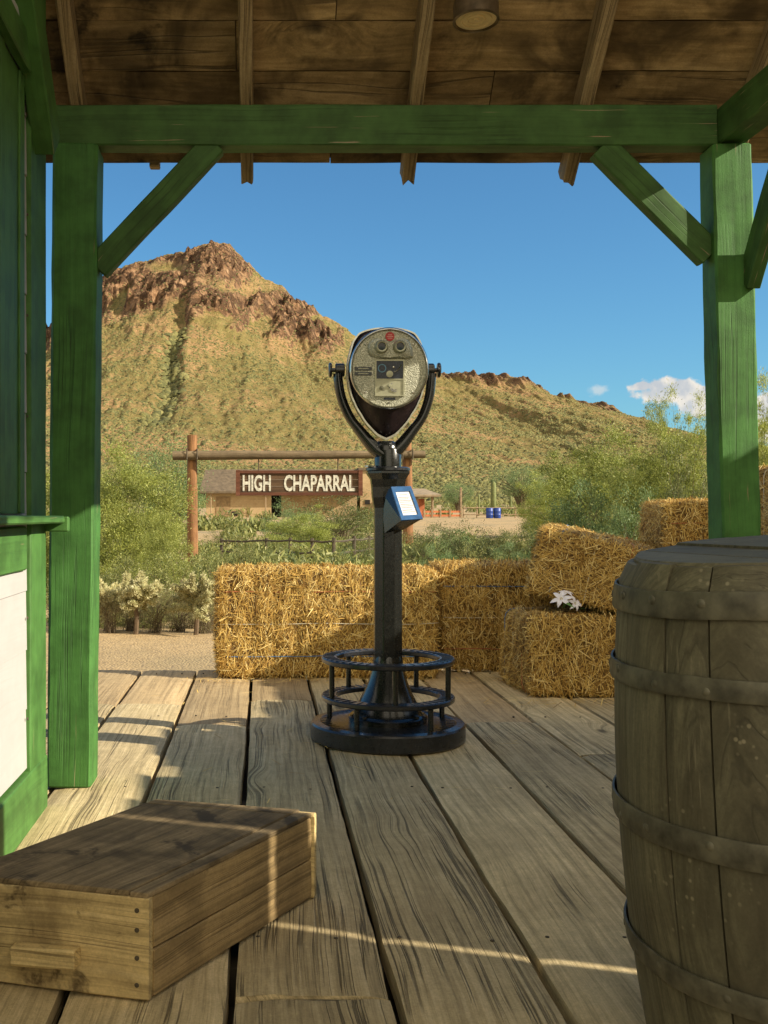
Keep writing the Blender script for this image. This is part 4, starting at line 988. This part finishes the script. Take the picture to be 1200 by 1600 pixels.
# ------------------------------------------------------------------ coin operated viewer
VX, VY, K = (606-CX)/405., 4.15, 405.
vw = thing('tower_viewer', 'black coin-operated binocular viewer on a round base with foot rings', 'tower viewer', (VX, VY, 0))
Lx = lambda px: (px-606)/K
Lz = lambda py: EYE-(py-800)/K
rb_ = [None]
def ribs(r0, r1, z, n):
    mb = MB()
    for k in range(n):
        a = 2*math.pi*k/n; mb.box(r0, r1, -.0016, .0016, z, z+.0022, Matrix.Rotation(a, 4, 'Z'))
    return mb
tr_ = ribs(.225, .258, .0685, 48)
MB().add(tr_.v, tr_.f).lathe([(.289, 0), (.296, .006), (.296, .060), (.291, .067), (.262, .070), (.255, .066), (.165, .070), (.02, .070)], 96).build('base', M_ringm, vw, 35, local=True)
MB().lathe([(.150, .070), (.152, .088), (.146, .094), (.135, .098), (.128, .112), (.112, .14), (.092, .18), (.076, .22), (.064, .26), (.058, .30), (.052, .33)], 64).build('pedestal', M_black, vw, 40, local=True)
for k in range(4):
    a = R(45+90*k); MB().lathe([(.010, .088), (.010, .104), (.006, .106)], 6, Matrix.Translation((.138*math.cos(a), .138*math.sin(a), 0))).build('bolt', M_black, vw, local=True)
oc = lambda r, z: [(r/math.cos(R(22.5))*math.cos(R(22.5+45*j)), r/math.cos(R(22.5))*math.sin(R(22.5+45*j)), z) for j in range(8)]
mb = MB().loft([oc(.054, .28), oc(.053, .45), oc(.0525, .85), oc(.053, .90)]); col_ = mb.build('column', M_black, vw, local=True)
bv = col_.modifiers.new('b', 'BEVEL'); bv.width = .004; bv.segments = 2
MB().loft([oc(.053, .89), oc(.060, .93), oc(.062, .97), oc(.066, 1.0), oc(.080, 1.022), oc(.080, 1.030)]).build('upper_column', M_black, vw, local=True)
MB().lathe([(.078, 1.0305), (.086, 1.033), (.086, 1.043), (.078, 1.046), (.056, 1.048)], 48).build('collar', M_ringm, vw, 40, local=True)
MB().lathe([(.052, 1.047), (.052, 1.11), (.048, 1.118)], 40).build('neck', M_black, vw, 40, local=True)
MB().lathe([(.022, 1.0465), (.022, 1.052)], 12, Matrix.Translation((-.070, -.03, 0))).build('bolt', M_chrome, vw, local=True)
rp = lambda z: [(.200, z), (.252, z), (.256, z+.004), (.256, z+.016), (.252, z+.020), (.200, z+.020), (.197, z+.016), (.197, z+.004)]
def ribs(r0, r1, z, n):
    mb = MB()
    for k in range(n):
        a = 2*math.pi*k/n; mb.box(r0, r1, -.0016, .0016, z, z+.0022, Matrix.Rotation(a, 4, 'Z'))
    return mb
for z, ph, zb in ((.150, -54, .068), (.296, -90, .170)):
    tr_ = ribs(.206, .250, z+.020, 44); MB().torus(rp(z), 96).add(tr_.v, tr_.f).build('foot_ring', M_ringm, vw, 35, local=True)
    for k in range(5):
        a = R(ph+72*k); MB().lathe([(.0105, zb), (.0105, z+.002)], 14, Matrix.Translation((.232*math.cos(a), .232*math.sin(a), 0))).build('ring_post', M_black, vw, 40, local=True)
# yoke
cz = Lz(579.5); cxh = Lx(602.5)
q = lambda a, b: (Lx(440+a/3.75)+.0, 0, Lz(480+b/3.75))
yk = [q(330, 392), q(332, 430), q(345, 510), q(368, 580), q(405, 655), q(455, 720), q(510, 788), q(558, 838), q(613, 868), q(670, 838), q(718, 788), q(770, 720), q(818, 655), q(850, 580), q(868, 510), q(876, 430), q(877, 392)]
def smoothp(pts, n=4):
    pts = [Vector(p) for p in pts]; out = []
    for i in range(len(pts)-1):
        p0, p1, p2, p3 = pts[max(i-1, 0)], pts[i], pts[i+1], pts[min(i+2, len(pts)-1)]
        for k in range(n):
            t_ = k/n; out.append(.5*((2*p1)+(p2-p0)*t_+(2*p0-5*p1+4*p2-p3)*t_*t_+(3*p1-p0-3*p2+p3)*t_**3))
    return out+[pts[-1]]
ykp = smoothp(yk); nk = len(ykp)-1
MB().tube(ykp, [.0185+.013*max(0, 1-abs(i/nk-.5)*4.5) for i in range(nk+1)], 16, flat=1.6).lathe([(.051, 1.110), (.050, 1.125), (.042, 1.140), (.030, 1.147)], 32, Matrix.Translation((cxh, 0, 0))).build('yoke', M_black, vw, 50, local=True)
for sx, hx_ in ((-1, Lx(531)), (1, Lx(671))):
    Mh = Matrix.Translation((hx_, 0, cz+.003)) @ Matrix.Rotation(R(90*sx), 4, 'Y')
    MB().lathe([(.0225, -.018), (.026, -.014), (.026, .014), (.0225, .018)], 28, Mh).build('pivot', M_black, vw, 40, local=True)
    kn = MB().lathe([(.008, .016), (.008, .030), (.026, .031), (.029, .034), (.029, .040), (.024, .043), (.01, .043)], 12, Mh).build('knob', M_ringm, vw, 40, local=True)
# housing
Hm = Matrix.Translation((cxh, 0, cz)) @ Matrix.Rotation(R(3), 4, 'X')
def circ(r, y, n=64): return [(r*1.0*math.sin(2*math.pi*j/n), y, r*1.03*math.cos(2*math.pi*j/n)) for j in range(n)]
SH = [(0, .157), (20, .165), (37, .174), (48, .168), (62, .155), (75, .150), (90, .148), (105, .150), (120, .159), (135, .173), (150, .194), (165, .228), (173, .250), (180, .262)]
def shield(s, y, n=64, dz=0.0):
    out = []
    for j in range(n):
        a = 360.*j/n; b = a if a <= 180 else 360-a; r = float(np.interp(b, [x[0] for x in SH], [x[1] for x in SH]))*s
        out.append((r*math.sin(R(a)), y, r*math.cos(R(a))+dz))
    return out
yf = -.115
MB().loft([circ(.140, yf), circ(.146, yf+.02), shield(.90, yf+.05), shield(.985, yf+.085), shield(1.0, yf+.13), shield(.99, yf+.20), shield(.9, yf+.27), shield(.7, yf+.30)], M=Hm).build('housing', M_dkmetal, vw, 45, local=True)
def band(s0, s1, y0, y1, f=shield, n=96):
    o_, i_ = f(s1, y0, n), f(s0, y0, n); o2, i2 = f(s1, y1, n), f(s0, y1, n)
    rings = [[i_[j], o_[j], o2[j], i2[j]] for j in range(n)]; rings.append(rings[0])
    return MB().loft(rings, cap=False, M=Hm)
band(.985, 1.02, yf+.075, yf+.098).build('housing_band', M_chrome, vw, 45, local=True)
band(.985, 1.015, yf+.135, yf+.15).build('housing_band', M_chrome, vw, 45, local=True)
Mrx = Hm @ Matrix.Rotation(R(90), 4, 'X')
MB().torus([(.1375, -yf-.004), (.1375, -yf+.008), (.141, -yf+.013), (.1465, -yf+.010), (.149, -yf+.002), (.147, -yf-.008)], 96, Hm @ Matrix.Rotation(R(90), 4, 'X') @ Matrix.Diagonal((1, 1.03, 1, 1))).build('face_rim', M_chrome, vw, 50, local=True)
fc = MB(); n = 64
fc.lathe([(.1385, -yf-.002), (.1385, -yf+.003), (.12, -yf+.0045), (.0, -yf+.0055)], 64, Mrx @ Matrix.Diagonal((1, 1.03, 1, 1)), cap=False)
face = fc.build('face_plate', M_ham, vw, 30, local=True)
a7 = 7.06*K
fx = lambda c: (c-583)/a7          # crop coordinates -> face coordinates
fz = lambda c: (561-c)/a7
yo = yf-.0055
def fbox(x0, x1, y0, y1, d0, d1, mat, name, par=None, bev=.0):
    o = MB().box(fx(x0), fx(x1), yo-d1, yo-d0, fz(y1), fz(y0), Hm).build(name, mat, par or vw, local=True)
    if bev: b_ = o.modifiers.new('b', 'BEVEL'); b_.width = bev; b_.segments = 2
    return o
def fdisc(cx_, cy_, prof, mat, name, par=None, n=32, cap=True):
    return MB().lathe(prof, n, Hm @ Matrix.Translation((fx(cx_), yo, fz(cy_))) @ Matrix.Rotation(R(90), 4, 'X'), cap).build(name, mat, par or vw, 40, local=True)
# brow casting round the eyepieces
br_ = MB(); outl = [(350, 300), (395, 255), (450, 240), (530, 275), (590, 300), (650, 262), (720, 235), (780, 255), (815, 300), (830, 360), (838, 440), (770, 462), (700, 452), (640, 455), (586, 462), (530, 458), (450, 448), (380, 425), (345, 370)]
cxo, cyo = 590, 360
rings = []
for s_, d_ in ((1.0, 0), (.96, .014), (.86, .020), (.5, .021), (.05, .021)): rings.append([(fx(cxo+(a-cxo)*s_), yo-d_, fz(cyo+(b-cyo)*s_)) for a, b in outl])
br_.loft(rings, M=Hm).build('brow_casting', M_ham, vw, 50, local=True)
for ex in (490, 686):
    e = fdisc(ex, 337, [(.026, .018), (.026, .024), (.0225, .030), (.0205, .042), (.0195, .044), (.0150, .043), (.0135, .034)], M_plate, 'eyepiece', cap=False)
    fdisc(ex, 337, [(.0150, .036), (.001, .0365)], M_glass, 'lens', e)
bg_ = fdisc(588, 222, [(.0172, 0), (.0172, .003), (.0165, .004), (.001, .004)], M_red, 'badge')
for yy2, ww in ((205, 22), (222, 34), (240, 24)): fbox(588-ww, 588+ww, yy2-3, yy2+3, .004, .0045, M_redl, 'badge_text', bg_)
pf = MB()
for b_ in ((430, 745, 468, 482), (430, 745, 846, 858), (430, 444, 482, 846), (731, 745, 482, 846), (444, 731, 672, 682)): pf.box(fx(b_[0]), fx(b_[1]), yo-.007, yo+.0005, fz(b_[3]), fz(b_[2]), Hm)
pf.build('panel_frame', M_plate, vw, local=True)
dp = fbox(444.5, 730.5, 482.5, 671.5, 0, .003, M_dkplate, 'coin_panel')
MB().torus([(.0125, .003), (.0125, .005), (.0155, .005), (.0155, .003)], 32, Hm @ Matrix.Translation((fx(505), yo, fz(560))) @ Matrix.Rotation(R(90), 4, 'X')).build('coin_ring', plain('ring_blue_enamel', (.10, .24, .36), .3, .3), dp, 40, local=True)
fdisc(587, 622, [(.0125, .003), (.0125, .006), (.001, .007)], M_plate, 'coin_disc', dp)
fdisc(628, 550, [(.004, .003), (.004, .007), (.001, .008)], M_chrome, 'screw', dp, 16)
MB().tube([Hm @ Vector((fx(a), yo-.005, fz(b))) for a, b in ((630, 600), (660, 588), (690, 560), (712, 515))], .0022, 6).build('coin_lever', M_chrome, dp, local=True)
lp = fbox(444.5, 730.5, 682.5, 845.5, 0, .004, M_plate, 'lower_panel')
fdisc(502, 770, [(.0085, .004), (.0075, .010), (.001, .011)], plain('shade_knob', (.15, .15, .10), .5, .4), 'button', lp)
fdisc(640, 762, [(.0215, .004), (.0215, .0055), (.001, .006)], M_plate, 'dial', lp, 40)
for r_, a0, a1 in ((.016, -150, -60), (.0105, -160, -50), (.0175, 120, 200)):
    MB().tube([Hm @ Vector((fx(640)+r_*math.cos(R(a0+(a1-a0)*k/6)), yo-.0062, fz(762)+r_*math.sin(R(a0+(a1-a0)*k/6)))) for k in range(7)], .0016, 5).build('dial_arc', M_ink, lp, local=True)
fdisc(588, 745, [(.007, .004), (.006, .012), (.001, .0125)], M_plate, 'knob', lp)
for y0_ in (546, 600):
    sl2 = fbox(212, 396, y0_, y0_+36, 0, .003, M_black, 'name_plate'); fbox(250, 360, y0_+14, y0_+21, .003, .0034, M_plate, 'name_mark', sl2)
fbox(527, 650, 872, 896, 0, .002, M_dkplate, 'maker_plate')
for a in (45, 135, 225, 315, 0, 180): MB().lathe([(.004, 0), (.004, .002), (.001, .003)], 10, Hm @ Matrix.Translation((.127*math.sin(R(a)), yf-.004, .127*math.cos(R(a)))) @ Matrix.Rotation(R(90), 4, 'X')).build('screw', M_chrome, vw, local=True)
# instruction card box
def LP(px, py, dy): Yq = VY+dy; p = P(px, py, Yq); return Vector((p.x-VX, dy, p.z))
A = [LP(611, 763, -.075), LP(641, 762, -.045), LP(659, 811, -.130), LP(627, 813, -.160)]
Bk = [LP(594, 766, -.03), LP(622, 766, 0), LP(630, 828, -.03), LP(601, 833, -.06)]
nr = (A[1]-A[0]).cross(A[3]-A[0]).normalized(); nr = nr if nr.y < 0 else -nr
cb = MB().add(A+Bk, [(0, 1, 2, 3), (7, 6, 5, 4), (0, 4, 5, 1), (1, 5, 6, 2), (2, 6, 7, 3), (3, 7, 4, 0)]).build('card_box', M_black, vw, local=True)
bl = lambda u, v, d=0: A[0].lerp(A[1], u).lerp(A[3].lerp(A[2], u), v)+nr*d
def fq(u0, u1, v0, v1, d0, d1, mat, name, par): 
    vs = [bl(u0, v0, d1), bl(u1, v0, d1), bl(u1, v1, d1), bl(u0, v1, d1), bl(u0, v0, d0), bl(u1, v0, d0), bl(u1, v1, d0), bl(u0, v1, d0)]
    return MB().add(vs, [(0, 1, 2, 3), (7, 6, 5, 4), (0, 4, 5, 1), (1, 5, 6, 2), (2, 6, 7, 3), (3, 7, 4, 0)]).build(name, mat, par, local=True)
ff = MB()
for u0, u1, v0, v1 in ((-.02, 1.02, -.02, .14), (-.02, 1.02, .88, 1.02), (-.02, .13, .14, .88), (.87, 1.02, .14, .88)):
    vs = [bl(u0, v0, .006), bl(u1, v0, .006), bl(u1, v1, .006), bl(u0, v1, .006), bl(u0, v0, 0), bl(u1, v0, 0), bl(u1, v1, 0), bl(u0, v1, 0)]
    ff.add(vs, [(0, 1, 2, 3), (7, 6, 5, 4), (0, 4, 5, 1), (1, 5, 6, 2), (2, 6, 7, 3), (3, 7, 4, 0)])
ff.build('card_frame', M_blue, cb, local=True)
cd = fq(.13, .87, .14, .88, 0, .002, M_paper, 'instruction_card', vw)
for i, v in enumerate((.22, .30, .35, .40, .45, .52, .57, .62, .70, .76)):
    fq(.3 if i == 0 else .2, .7 if i == 0 else .8-.06*(i % 3), v, v+.02, .002, .0024, M_inkr if i in (8,) else M_ink, 'print', cd)

# ------------------------------------------------------------------ wooden crate
hC = .195
a0 = Vector((-.205, 1.914, 0)); a1 = Vector((.111, 2.427, 0)); wv = Vector((-.372, .100, 0))
b0 = a0+wv; b1 = a1+wv; up = Vector((0, 0, hC))
cr = thing('wooden_crate', 'low weathered wooden box with a cleat handle on the boardwalk, front left', 'crate', ((a0+b1)/2).to_tuple())
def board(name, p, q, hgt, th, inward, z0, mat, wob=.0016):
    """upright board from p to q, outer face on pq"""
    d = (q-p).normalized(); c = Vector(inward).normalized()*th/2
    mid0 = p+c+Vector((0, 0, z0+hgt/2)); mid1 = q+c+Vector((0, 0, z0+hgt/2)); L = (q-p).length
    o = timber(name, mid0, mid1, hgt, th, mat, cr, side=(0, 0, 1), wob=wob, ch=.003)
    return o
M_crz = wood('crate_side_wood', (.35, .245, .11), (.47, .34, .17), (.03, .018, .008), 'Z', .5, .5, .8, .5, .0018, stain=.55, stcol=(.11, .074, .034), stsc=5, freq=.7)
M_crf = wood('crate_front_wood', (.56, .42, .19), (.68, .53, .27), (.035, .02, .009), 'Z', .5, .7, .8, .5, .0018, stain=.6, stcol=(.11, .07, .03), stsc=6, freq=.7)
def smudge(m, sc, thr, col):
    t = NT(m.node_tree); b = m.node_tree.nodes['Principled BSDF']; o = t.obj(); src = b.inputs['Base Color'].links[0].from_socket
    n_ = t.noise(o, sc, 5, .65, .4); t.put(b.inputs['Base Color'], t.mix(t.m('MULTIPLY', t.step(n_, thr, thr+.10), .85), src, col))
smudge(M_crf, 10, .56, (.07, .045, .02)); smudge(M_crz, 8, .57, (.07, .048, .022)); smudge(M_roof, 3.6, .565, (.014, .009, .004))
wn = wv.normalized(); dn_ = (a1-a0).normalized(); e = .022
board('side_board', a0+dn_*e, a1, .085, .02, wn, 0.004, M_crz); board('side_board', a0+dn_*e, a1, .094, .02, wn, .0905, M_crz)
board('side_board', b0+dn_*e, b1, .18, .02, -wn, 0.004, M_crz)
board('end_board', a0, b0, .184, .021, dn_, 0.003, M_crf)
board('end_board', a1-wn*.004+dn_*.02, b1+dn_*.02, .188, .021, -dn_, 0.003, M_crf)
def slab(name, cs, z0, z1, mat, par):
    n_ = len(cs); o = MB().loft([[(*c.xy, z0) for c in cs], [(*c.xy, z1) for c in cs]]).build(name, mat, par)
    b_ = o.modifiers.new('b', 'BEVEL'); b_.width = .002; b_.segments = 2; return o
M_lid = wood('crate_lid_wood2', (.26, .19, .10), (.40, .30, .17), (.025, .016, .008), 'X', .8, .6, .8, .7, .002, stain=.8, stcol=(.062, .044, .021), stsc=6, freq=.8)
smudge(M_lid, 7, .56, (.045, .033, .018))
def lid(u0, u1, v0, v1, z0, z1, mat=None):    # u along wv, v along length
    f = lambda u, v: a0+wv*u+(a1-a0)*v
    th_ = math.atan2((a1-a0).y, (a1-a0).x); c = f((u0+u1)/2, (v0+v1)/2)
    rot = Matrix.Rotation(-th_, 4, 'Z'); cs = [rot @ (p-c) for p in (f(u0, v0), f(u0, v1), f(u1, v1), f(u1, v0))]
    o = MB().loft([[(*q_.xy, 0) for q_ in cs], [(*q_.xy, z1-z0) for q_ in cs]]).build('lid_board', mat or M_lid, cr, local=True)
    o.location = c+Vector((0, 0, z0))-Vector(cr.location); o.rotation_euler = (0, 0, th_)
    b_ = o.modifiers.new('b', 'BEVEL'); b_.width = .0025; b_.segments = 2; return o
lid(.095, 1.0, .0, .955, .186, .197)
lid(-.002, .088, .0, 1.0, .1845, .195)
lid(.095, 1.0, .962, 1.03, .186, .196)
# handle cleat on the front end
fd = (b0-a0).normalized(); fn = Vector((-fd.y, fd.x, 0)); fn = fn if fn.y < 0 else -fn
hA = a0+(b0-a0)*.33+fn*.016+Vector((0, 0, .073)); hB = a0+(b0-a0)*.66+fn*.016+Vector((0, 0, .068))
timber('handle', hA, hB, .034, .030, M_crf, cr, side=(0, 0, 1), ch=.003, seg=.02)
for z in (.03, .078, .128, .163):
    p = a0+(b0-a0)*.05+fn*.0005+Vector((0, 0, z)); MB().lathe([(.0045, 0), (.0045, .0015), (.001, .002)], 10, Matrix.Translation(p) @ Vector((0, 0, 1)).rotation_difference(fn).to_matrix().to_4x4()).build('nail', M_drail, cr)

# ------------------------------------------------------------------ barrel
TIL = R(5)
bx = thing('wooden_barrel', 'dark weathered wooden barrel with riveted iron hoops at the right edge', 'barrel', (.884, 1.665, .024))
bx.rotation_euler = (0, -TIL, R(14)); bx.scale = (.95, .95, 1)
HB = .795
def brad(z): t_ = (z/HB-.47)/.53; return .304-.033*t_*t_-.002*t_
st = MB(); rr = random.Random(6); ns = 19; a = 0.0; wid = [rr.uniform(.7, 1.35) for _ in range(ns)]; tot = sum(wid)
for w in wid:
    da = 2*math.pi*w/tot; rings = []; g_ = .0018/.3; lift = rr.uniform(-.0016, .0016); topz = rr.uniform(-.007, .004)
    for i in range(25):
        z = HB*i/24+(topz if i == 24 else 0); r0 = brad(min(z, HB))+lift; ring = []
        if i == 24: r0 -= .012
        for j in range(5): aa = a+g_+(da-2*g_)*j/4; rj = r0-(.0022 if j in (0, 4) else 0); ring.append((rj*math.cos(aa), rj*math.sin(aa), z))
        for j in range(4, -1, -1): aa = a+g_+(da-2*g_)*j/4; ring.append(((r0-.024)*math.cos(aa), (r0-.024)*math.sin(aa), z))
        rings.append(ring)
    st.loft(rings); a += da
st.build('staves', M_barrel, bx, 35, local=True)
MB().lathe([(brad(.4)-.03, .05), (brad(.4)-.03, .4), (brad(.7)-.03, .7), (.22, .72)], 32).build('inner_lining', M_drail, bx, local=True)
lidm = MB(); xx_ = -.245
for w in (.10, .095, .11, .09, .10):
    x2 = min(xx_+w, .245); ring = []
    for k in range(9): x_ = xx_+(x2-.003-xx_)*k/8; ring.append((x_, -math.sqrt(max(0, .247**2-x_*x_))))
    for k in range(8, -1, -1): x_ = xx_+(x2-.003-xx_)*k/8; ring.append((x_, math.sqrt(max(0, .247**2-x_*x_))))
    z_ = HB-.012+rr.uniform(0, .006); lidm.loft([[(p[0], p[1], z_-.02) for p in ring], [(p[0], p[1], z_+.012) for p in ring], [(p[0]*.985, p[1]*.985, z_+.016) for p in ring]]); xx_ = x2
lidm.build('lid', M_barrel, bx, 30, local=True)
for z0, z1, wv_ in ((.724, .762, 0), (.614, .644, 1), (.392, .430, 2), (.186, .221, 3)):
    n = 96; rings = []
    for j in range(n+1):
        a = 2*math.pi*j/n; dz = .0025*math.sin(a*2+wv_)+(float(vnoise(j*.3*(j != n), wv_*9))-.5)*.002; ra = brad(z0)+.0035; rb_ = brad(z1)+.0035; th = .0045
        c_, s_ = math.cos(a), math.sin(a)
        rings.append([(ra*c_, ra*s_, z0+dz), ((ra+th*.7)*c_, (ra+th*.7)*s_, z0+dz), ((ra+th)*c_, (ra+th)*s_, z0+.004+dz), ((rb_+th)*c_, (rb_+th)*s_, z1-.004+dz), ((rb_+th*.7)*c_, (rb_+th*.7)*s_, z1+dz), (rb_*c_, rb_*s_, z1+dz)])
    hp = MB().loft(rings, cap=False).build('hoop', M_hoop, bx, 35, local=True)
    for k in range(18):
        a = 2*math.pi*(k+.35*rr.random())/18; r_ = brad((z0+z1)/2)+.0075
        MB().lathe([(.0075, -.002), (.007, .0005), (.0045, .002), (.001, .0024)], 10, Matrix.Rotation(a, 4, 'Z') @ Matrix.Translation((r_, 0, (z0+z1)/2+rr.uniform(-.006, .006))) @ Matrix.Rotation(R(90), 4, 'Y')).build('rivet', M_hoop, hp, 40, local=True)
